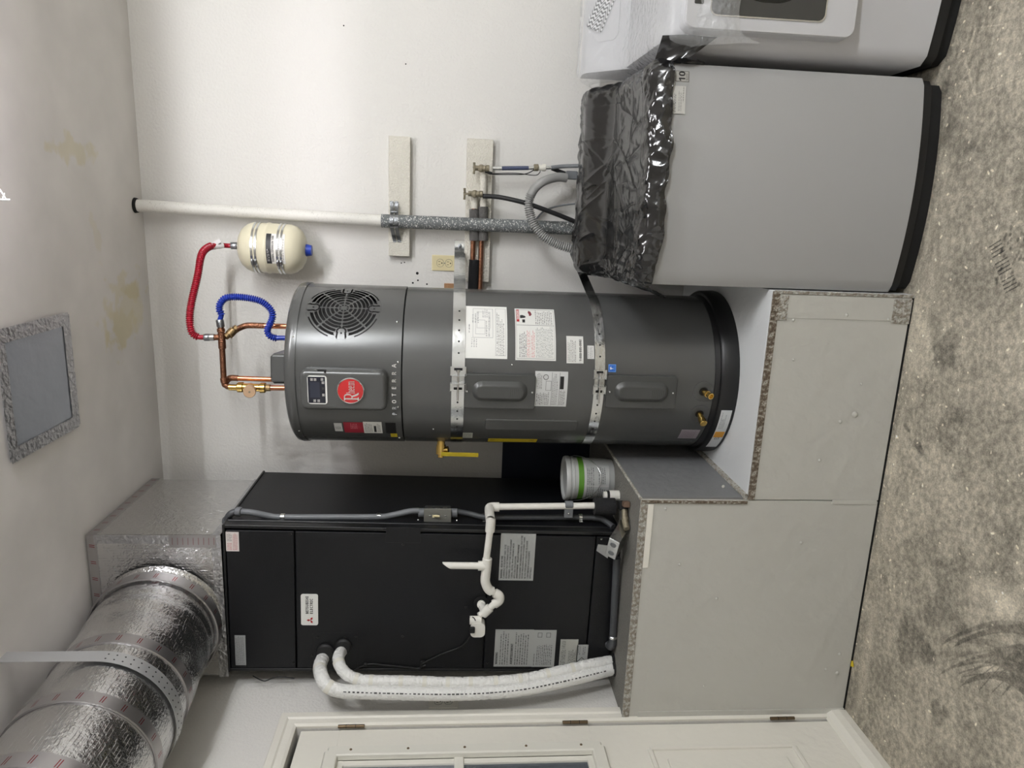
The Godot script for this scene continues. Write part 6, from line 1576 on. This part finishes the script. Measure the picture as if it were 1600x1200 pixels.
func conduits():
	var X := -1.166
	# flexible conduit down the side of the cabinet
	var o := thing("flexible_conduit", "grey flexible electrical conduit clipped along the side of the black cabinet, above the switch box", "conduit", px(500, 808, X))
	var b := MB.new(); var pa := catmull([px(374, 799, X + 0.02), px(395, 801, X + 0.018), px(420, 806, X), px(440, 808, X - 0.004), px(520, 808, X - 0.004), px(592, 807.5, X - 0.004), px(612, 805, X), px(640, 799, X + 0.018), px(655, 798, X + 0.02)], 8)
	b.tube(pa, 0.0118, 16); part("conduit", b, M.grey_pvc, o)
	b = MB.new(); b.tube(catmull([px(354, 815, -1.192), px(355, 810, X - 0.01), px(360, 803, X + 0.012), px(370, 799, X + 0.02), px(376, 799, X + 0.02)], 6), 0.0128, 16); sleeve(b, px(354, 815, -1.192), px(355, 812, X - 0.014), 0.018); part("elbow_connector", b, M.dark_conduit, o)
	b = MB.new(); nut(b, px(369, 799, X + 0.02), px(378, 800, X + 0.02) - px(369, 799, X + 0.02), 0.0185, 0.022); part("coupling_nut", b, M.grey_pvc, o)
	for s in [[442, 808], [592, 807]]:
		b = MB.new(); var c := px(s[0], s[1], X - 0.004); sleeve(b, c + Vector3(0, -0.009, 0), c + Vector3(0, 0.009, 0), 0.0140); b.box(c + Vector3(-0.012, 0, 0.016), Vector3(0.004, 0.018, 0.024), 0.001); part("clip", b, M.steel, o)
	b = MB.new(); var wl := px(432, 816, -1.1885); b.box(wl, Vector3(0.0012, 0.030, 0.012), 0.0); part("white_tag", b, M.paper, o)
	# switch box
	var cb := px(684, 801, X + 0.012); o = thing("switch_box", "small grey metal switch box with an ivory toggle on the black cabinet", "switch box", Vector3(-1.19, cb.y - 0.06, cb.z))
	b = MB.new(); b.box(cb + Vector3(-0.006, 0, -0.004), Vector3(0.050, 0.105, 0.052), 0.004); part("box", b, M.zinc, o)
	b = MB.new(); b.box(cb + Vector3(-0.002, 0, 0.024), Vector3(0.060, 0.108, 0.006), 0.002); var cvr := part("cover", b, mat(hexc(128, 128, 122), 0.45, 0.4), o)
	b = MB.new(); b.tube(catmull([cb + Vector3(-0.004, 0.012, 0.027), cb + Vector3(0.002, 0.004, 0.037), cb + Vector3(0.001, -0.008, 0.038)], 4), 0.0042, 8); b.box(cb + Vector3(-0.003, 0.010, 0.0275), Vector3(0.010, 0.020, 0.002)); part("toggle", b, M.ivory, cvr)
	for dy in [-0.030, 0.030]:
		b = MB.new(); b.sphere(cb + Vector3(-0.002, dy, 0.027), 0.0032); part("screw", b, M.steel, cvr)
	for dy in [-0.030, 0.0, 0.030]:
		b = MB.new(); b.lathe([Vector2(0.011, 0), Vector2(0.011, 0.001), Vector2(0.009, 0.001), Vector2(0, 0.0004)], cb + Vector3(0.019, dy, -0.004), axis_basis(Vector3(1, 0, 0)), 18); part("knockout", b, M.steel, o)
	for dy in [-0.076, 0.076]:
		b = MB.new(); b.box(Vector3(-1.186, cb.y + dy * 0.86, cb.z + 0.01), Vector3(0.004, 0.040, 0.026), 0.001); var tab := part("mounting_tab", b, M.zinc, o)
		b = MB.new(); b.sphere(Vector3(-1.182, cb.y + dy, cb.z + 0.01), 0.005); part("screw", b, M.steel, tab)
	for e in [[-1.0, -0.078], [1.0, 0.053]]:
		b = MB.new(); sleeve(b, cb + Vector3(-0.002, e[1], -0.004), cb + Vector3(-0.002, e[1] + 0.024, -0.004), 0.0178); part("connector", b, M.grey_pvc, o)
	# lower run
	o = thing("lower_conduit", "dark grey conduit from the switch box down to the open metal box", "conduit", px(820, 808, X))
	b = MB.new(); b.tube(catmull([px(713, 799, X + 0.012), px(735, 803, X + 0.002), px(760, 808, X - 0.002), px(820, 808.5, X - 0.004), px(905, 808.5, X - 0.004), px(935, 810, X - 0.002), px(947, 815, X - 0.004), px(958, 823, X - 0.01)], 8), 0.0112, 16); part("conduit", b, M.dark_conduit, o)
	for s in [[757, 807], [907, 808]]:
		b = MB.new(); var c := px(s[0], s[1], X - 0.003); sleeve(b, c + Vector3(0, -0.008, 0), c + Vector3(0, 0.008, 0), 0.0134); b.box(c + Vector3(-0.012, 0, 0.014), Vector3(0.004, 0.016, 0.022), 0.001); part("clip", b, M.steel, o)
	# open square metal box at the foot
	var Bm := Basis(Vector3.UP, deg_to_rad(-28.0)) * Basis(Vector3(1, 0, 0), deg_to_rad(-34.0))
	var cm := pz(967, 843, -2.46); cm.y = maxf(cm.y, PT + 0.036)
	o = thing("junction_box", "open square galvanized junction box leaning at the foot of the air handler", "junction box", Vector3(cm.x, PT, cm.z))
	b = MB.new(); var s := 0.104
	b.box(cm - Bm.y * 0.020, Vector3(s, 0.0025, s), 0.0, Bm)
	for q in 4:
		var d := (Bm.x if q % 2 == 0 else Bm.z) * (1.0 if q < 2 else -1.0)
		var sz := Vector3(0.0025, 0.042, s) if q % 2 == 0 else Vector3(s, 0.042, 0.0025)
		b.box(cm + d * s * 0.5, sz, 0.0008, Bm)
	part("box", b, M.steel, o)
	for q in 2:
		b = MB.new(); b.lathe([Vector2(0.012, 0), Vector2(0.012, 0.001), Vector2(0.0, 0.001)], cm + Bm.z * (s * 0.5 + 0.0013) + Bm.x * (-0.025 + 0.05 * q), axis_basis(Bm.z), 18); part("knockout", b, M.zinc, o)
	b = MB.new(); b.prism(PackedVector2Array([Vector2(-0.03, 0), Vector2(0.05, 0), Vector2(0.02, 0.05), Vector2(-0.02, 0.05)]), 0.002, Transform3D(Bm, cm - Bm.x * 0.05 + Bm.z * 0.04 + Bm.y * 0.01)); part("bent_tab", b, M.steel, o)
	# conduit along the foot of the cabinet
	var zc := FZ + 0.045
	o = thing("floor_conduit", "dark conduit lying along the foot of the air handler on the platform", "conduit", pz(960, 940, zc))
	var y := PT + 0.0155
	var c0 := pz(968, 872, zc); var c1 := pz(958, 995, zc)
	b = MB.new(); b.tube([Vector3(c0.x, y + 0.010, zc), Vector3(c1.x, y, zc)], 0.0145, 18); part("conduit", b, M.dark_conduit, o)
	b = MB.new(); b.tube(catmull([Vector3(c1.x + 0.002, y, zc), Vector3(c1.x - 0.03, y, zc), Vector3(c1.x - 0.05, y + 0.004, zc - 0.01), Vector3(c1.x - 0.058, y + 0.006, zc - 0.035)], 5), 0.0155, 16); part("elbow_connector", b, M.dark_conduit, o)
	b = MB.new(); sleeve(b, Vector3(c1.x + 0.006, y, zc), Vector3(c1.x - 0.006, y, zc), 0.0175); part("clamp", b, M.steel, o)

func line_sets():
	var paths := [
		[[505, 1027, -2.545], [500, 1040, -2.46], [502, 1056, -2.39], [511, 1071, -2.36], [530, 1079, -2.352], [560, 1081, -2.35], [630, 1083, -2.35], [700, 1084, -2.352], [760, 1082, -2.358], [820, 1076, -2.375], [880, 1064, -2.41], [925, 1053, -2.45], [958, 1044, -2.49]],
		[[535, 1016, -2.545], [529, 1026, -2.47], [531, 1040, -2.42], [541, 1053, -2.395], [557, 1061, -2.385], [580, 1064, -2.382], [640, 1065, -2.382], [700, 1067, -2.384], [760, 1066, -2.39], [820, 1061, -2.405], [880, 1048, -2.44], [925, 1038, -2.475], [958, 1032, -2.51]]]
	var names := ["outer white insulated refrigerant line, printed along its length, beside the door casing", "inner white insulated refrigerant line, entering the air handler a little lower than its twin"]
	for i in 2:
		var o := thing("refrigerant_line", names[i], "pipe", Vector3(-1.8, PT, -2.5), "insulated refrigerant lines")
		var pts := []
		for q in paths[i]: pts.append(pz(q[0], q[1], q[2]))
		for j in pts.size():
			pts[j].x = maxf(pts[j].x, XL + 0.027)
		pts[-1].y = PT - 0.002
		var path := resample(catmull(pts, 10), 0.008)
		var rng := RandomNumberGenerator.new(); rng.seed = 60 + i
		var rr := []
		var r0: float = [0.0255, 0.0222][i]
		for k in path.size(): rr.append(r0 + rng.randf_range(-0.0007, 0.0007) - (0.0022 if rng.randf() < 0.10 else 0.0))
		var b := MB.new(); b.tube(path, rr, 20); part("insulation", b, M.insul, o)
		# tape joints
		for k in [14, 26, 33, 47, 58, 69, 80, 92, 104, 118, 131]:
			if k + 2 < path.size() and (i == 1 or k < 30):
				b = MB.new(); b.tube([path[k], path[k + 1], path[k + 2]], r0 + 0.0008, 20, false); part("tape_wrap", b, M.outlet_white, o)
		if i == 0:
			for k in range(34, path.size() - 8, 2):
				var d: Vector3 = (path[k + 1] - path[k]).normalized(); var zo: Vector3 = (EYE + Vector3(-0.3, 0, 0) - path[k]).normalized(); zo = (zo - d * zo.dot(d)).normalized()
				b = MB.new(); var Bq := Basis(d, zo.cross(d), zo); b.box(path[k] + zo * r0 + d * 0.008, Vector3(rng.randf_range(0.006, 0.013), rng.randf_range(0.003, 0.0055), 0.0012), 0.0, Bq); part("printed_mark", b, M.ink_grey, o)
		# dark stub where it goes into the platform
		b = MB.new(); b.tube([Vector3(pts[-1].x, PT + 0.0, pts[-1].z), Vector3(pts[-1].x, PT + 0.012, pts[-1].z)], r0 + 0.006, 18); part("collar", b, M.black_matte, o)

func small_things():
	# outlets
	var a := pz(676, 399, ZB); var c := pz(713, 423, ZB)
	var o := thing("wall_outlet", "ivory duplex outlet on the white wall beside the strap of the water heater", "outlet", Vector3((a.x + c.x) / 2, (a.y + c.y) / 2, ZB))
	outlet(o, o.position, Basis(), M.ivory, 0.070, 0.114)
	a = px(672, 1091, XL); c = px(714, 1108, XL)
	o = thing("wall_outlet", "white duplex outlet on the side wall beyond the refrigerant lines", "outlet", Vector3(XL, (a.y + c.y) / 2, (a.z + c.z) / 2 - 0.004))
	outlet(o, o.position, Basis(Vector3.UP, PI / 2), M.outlet_white, 0.070, 0.114)
	# bucket
	var p := py(957, 747, PT); p.z = -2.80; p.x = -1.062
	o = thing("bucket", "grey lidded plastic bucket with a green band, on the platform behind the drain pipe", "bucket", Vector3(p.x, PT, p.z))
	var b := MB.new(); var H := 0.202; var R := 0.088
	b.lathe([Vector2(0, 0), Vector2(0.079, 0), Vector2(0.082, 0.004), Vector2(R, H * 0.82), Vector2(R + 0.004, H * 0.83), Vector2(R + 0.004, H * 0.87), Vector2(R + 0.001, H * 0.88), Vector2(R + 0.001, H * 0.92)], o.position, Basis(), 48); part("pail", b, M.bucket, o)
	b = MB.new(); b.lathe([Vector2(R + 0.002, H * 0.90), Vector2(R + 0.006, H * 0.91), Vector2(R + 0.006, H * 0.97), Vector2(R + 0.003, H), Vector2(R - 0.006, H), Vector2(R - 0.010, H * 0.95), Vector2(0, H * 0.95)], o.position, Basis(), 48); part("lid", b, M.bucket, o)
	b = MB.new(); b.lathe([Vector2(0.0878, H * 0.64), Vector2(0.0886, H * 0.75)], o.position, Basis(), 40, deg_to_rad(-80), deg_to_rad(110)); part("green_band", b, mat(hexc(86, 140, 40), 0.5), o)
	b = MB.new(); b.patch(o.position, 0.0862, -60.0, 60.0, H * 0.12, H * 0.62, 0.0009, 16); part("printed_label", b, printed(print_tex(160, 64, hexc(172, 174, 172), [[8, 6, 150, 30, 5, hexc(50, 50, 50), 0.95], [8, 36, 70, 60, 5, hexc(50, 50, 50), 0.9], [86, 36, 150, 60, 5, hexc(50, 50, 50), 0.9], [0, 0, 160, 3, 0, hexc(200, 200, 198)], [76, 0, 80, 64, 0, hexc(190, 190, 188)]], 51)), o)
	var hp := []
	for k in 25:
		var t := PI * k / 24.0; hp.append(o.position + Vector3(cos(t) * (R + 0.006), H * 0.80 - sin(t) * 0.10, sin(t) * (R + 0.010)).rotated(Vector3.UP, 0.35))
	b = MB.new(); b.tube(hp, 0.0018, 8); part("wire_handle", b, M.steel, o)
	# capped stub, foam block and bits of hardware at the platform corner
	var q := py(965, 770, PT); o = thing("capped_stub", "short white plastic pipe stub with a black ring standing at the platform corner", "pipe stub", Vector3(-1.075, PT, -2.64))
	b = MB.new(); b.tube([o.position + Vector3(0, 0.0, 0), o.position + Vector3(0, 0.040, 0)], 0.021, 20); part("socket", b, M.pvc, o)
	b = MB.new(); b.tube([o.position + Vector3(0, 0.038, 0), o.position + Vector3(0, 0.050, 0)], 0.020, 20); part("ring", b, M.rubber, o)
	b = MB.new(); b.tube([o.position + Vector3(0, 0.046, 0), o.position + Vector3(0, 0.062, 0)], 0.0165, 20); part("cap", b, M.pvc, o)
	o = thing("foam_sleeve_block", "black foam insulation sleeve around the foot of the white drain pipe", "insulation", Vector3(-1.098, PT, -2.60))
	var f0 := pz(938, 789, -2.60)
	b = MB.new(); b.tube([Vector3(f0.x - 0.006, PT + 0.024, -2.60), Vector3(f0.x - 0.006, 1.0, -2.60)], 0.034, 22); part("sleeve", b, M.foam, o)
	o = thing("pipe_fittings", "dull brass and black fittings lying beside the junction box on the platform edge", "fittings", Vector3(-1.10, PT, -2.5))
	var v := pz(978, 797, -2.48); v.y = PT + 0.014
	b = MB.new(); b.tube([v, v + Vector3(-0.03, 0.004, 0.03), v + Vector3(-0.05, 0.002, 0.06)], 0.012, 10); nut(b, v + Vector3(-0.02, 0.002, 0.02), Vector3(-0.5, 0, 0.6), 0.014, 0.018); part("brass_elbow", b, M.old_brass, o)
	b = MB.new(); b.box(v + Vector3(0.012, 0.004, -0.018), Vector3(0.036, 0.034, 0.036), 0.004, Basis(Vector3.UP, 0.4)); part("black_block", b, M.black_plastic, o)
	b = MB.new(); b.box(v + Vector3(0.030, 0.0, 0.014), Vector3(0.022, 0.026, 0.030), 0.003, Basis(Vector3.UP, 0.2)); part("brown_block", b, mat(hexc(104, 82, 66), 0.6), o)
	# navy sheet low on the back wall
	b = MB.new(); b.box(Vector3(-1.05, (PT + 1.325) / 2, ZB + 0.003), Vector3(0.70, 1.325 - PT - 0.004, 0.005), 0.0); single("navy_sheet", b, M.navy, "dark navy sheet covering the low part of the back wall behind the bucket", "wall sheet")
	# taped hatch in the ceiling
	o = thing("ceiling_hatch", "square dull metal plate taped to the ceiling with crinkled foil tape", "hatch", Vector3(-0.59, CEIL, -2.37))
	b = MB.new(); b.box(Vector3(-0.59, CEIL - 0.004, -2.37), Vector3(0.37, 0.007, 0.38), 0.002); part("plate", b, M.hatch, o)
	for e in [[-0.59, -2.555, 0.40, 0.045], [-0.59, -2.185, 0.40, 0.045], [-0.405, -2.37, 0.045, 0.40], [-0.775, -2.37, 0.045, 0.40]]:
		b = MB.new(); var g := []
		var fn := FastNoiseLite.new(); fn.seed = 3; fn.frequency = 12.0
		for i in 8:
			var row := []
			for j in 30:
				var u: float = i / 7.0 - 0.5; var w: float = j / 29.0 - 0.5
				var x: float = e[0] + (u * e[2] if e[2] < 0.1 else w * e[2]); var zz: float = e[1] + (w * e[3] if e[2] < 0.1 else u * e[3])
				row.append(Vector3(x, CEIL - 0.0085 - 0.003 * absf(fn.get_noise_2d(x, zz)) - 0.001, zz))
			g.append(row)
		b.grid(g); part("tape_strip", b, M.bare_tape, o)
	# thin black control wire on the face of the cabinet
	o = thing("control_wire", "thin black control wire running across the lower face of the air handler", "wire", pz(640, 1040, FZ))
	b = MB.new(); b.tube(catmull([pz(545, 1050, FZ + 0.004), pz(575, 1038, FZ + 0.005), pz(600, 1039, FZ + 0.005), pz(640, 1043, FZ + 0.005), pz(655, 1044, FZ + 0.006), pz(662, 1036, FZ + 0.007), pz(690, 1022, FZ + 0.006), pz(720, 1010, FZ + 0.006), pz(738, 990, FZ + 0.02)], 6), 0.0026, 8); part("wire", b, M.black_plastic, o)
	b = MB.new(); b.tube(catmull([pz(664, 1033, FZ + 0.004), pz(658, 1034, FZ + 0.010), pz(659, 1041, FZ + 0.010), pz(665, 1039, FZ + 0.006)], 5), 0.003, 8); part("knot", b, M.black_plastic, o)
	for t in [[571, 1038], [660, 1036]]:
		b = MB.new(); b.sphere(pz(t[0], t[1], FZ + 0.003), 0.009); part("bushing", b, M.rubber, o)
	b = MB.new(); b.tube(catmull([px(395, 1056, -1.818), px(412, 1064, -1.822), px(425, 1060, -1.820), px(440, 1058, -1.820), px(460, 1060, -1.820)], 6), 0.0022, 8); single("loose_wire", b, M.black_plastic, "thin loose black wire along the wall side of the air handler near its logo", "wire")
	# yellow scrap on the floor
	b = MB.new(); var ys := py(1330, 1034, 0.0); b.box(ys + Vector3(0, 0.004, 0.012), Vector3(0.022, 0.005, 0.016), 0.001, Basis(Vector3.UP, 0.5)); single("yellow_scrap", b, M.yellow, "tiny yellow scrap on the concrete at the foot of the platform", "scrap")
	# holes and nicks in the wall
	var hn := 0
	for t in [[652, 427, 0.0065], [653, 438, 0.004], [645, 442, 0.0045], [667, 444, 0.004], [537, 40, 0.003], [634, 100, 0.003], [627, 411, 0.003], [632, 410, 0.003]]:
		var w := pz(t[0], t[1], ZB); b = MB.new(); b.lathe([Vector2(t[2], 0), Vector2(t[2] * 0.9, 0.0006), Vector2(0, 0.0006)], w, Basis(Vector3(1, 0, 0), Vector3(0, 0, 1), Vector3(0, -1, 0)), 10)
		var h := part("screw_hole", b, M.black_matte, get_node("wall_back"))
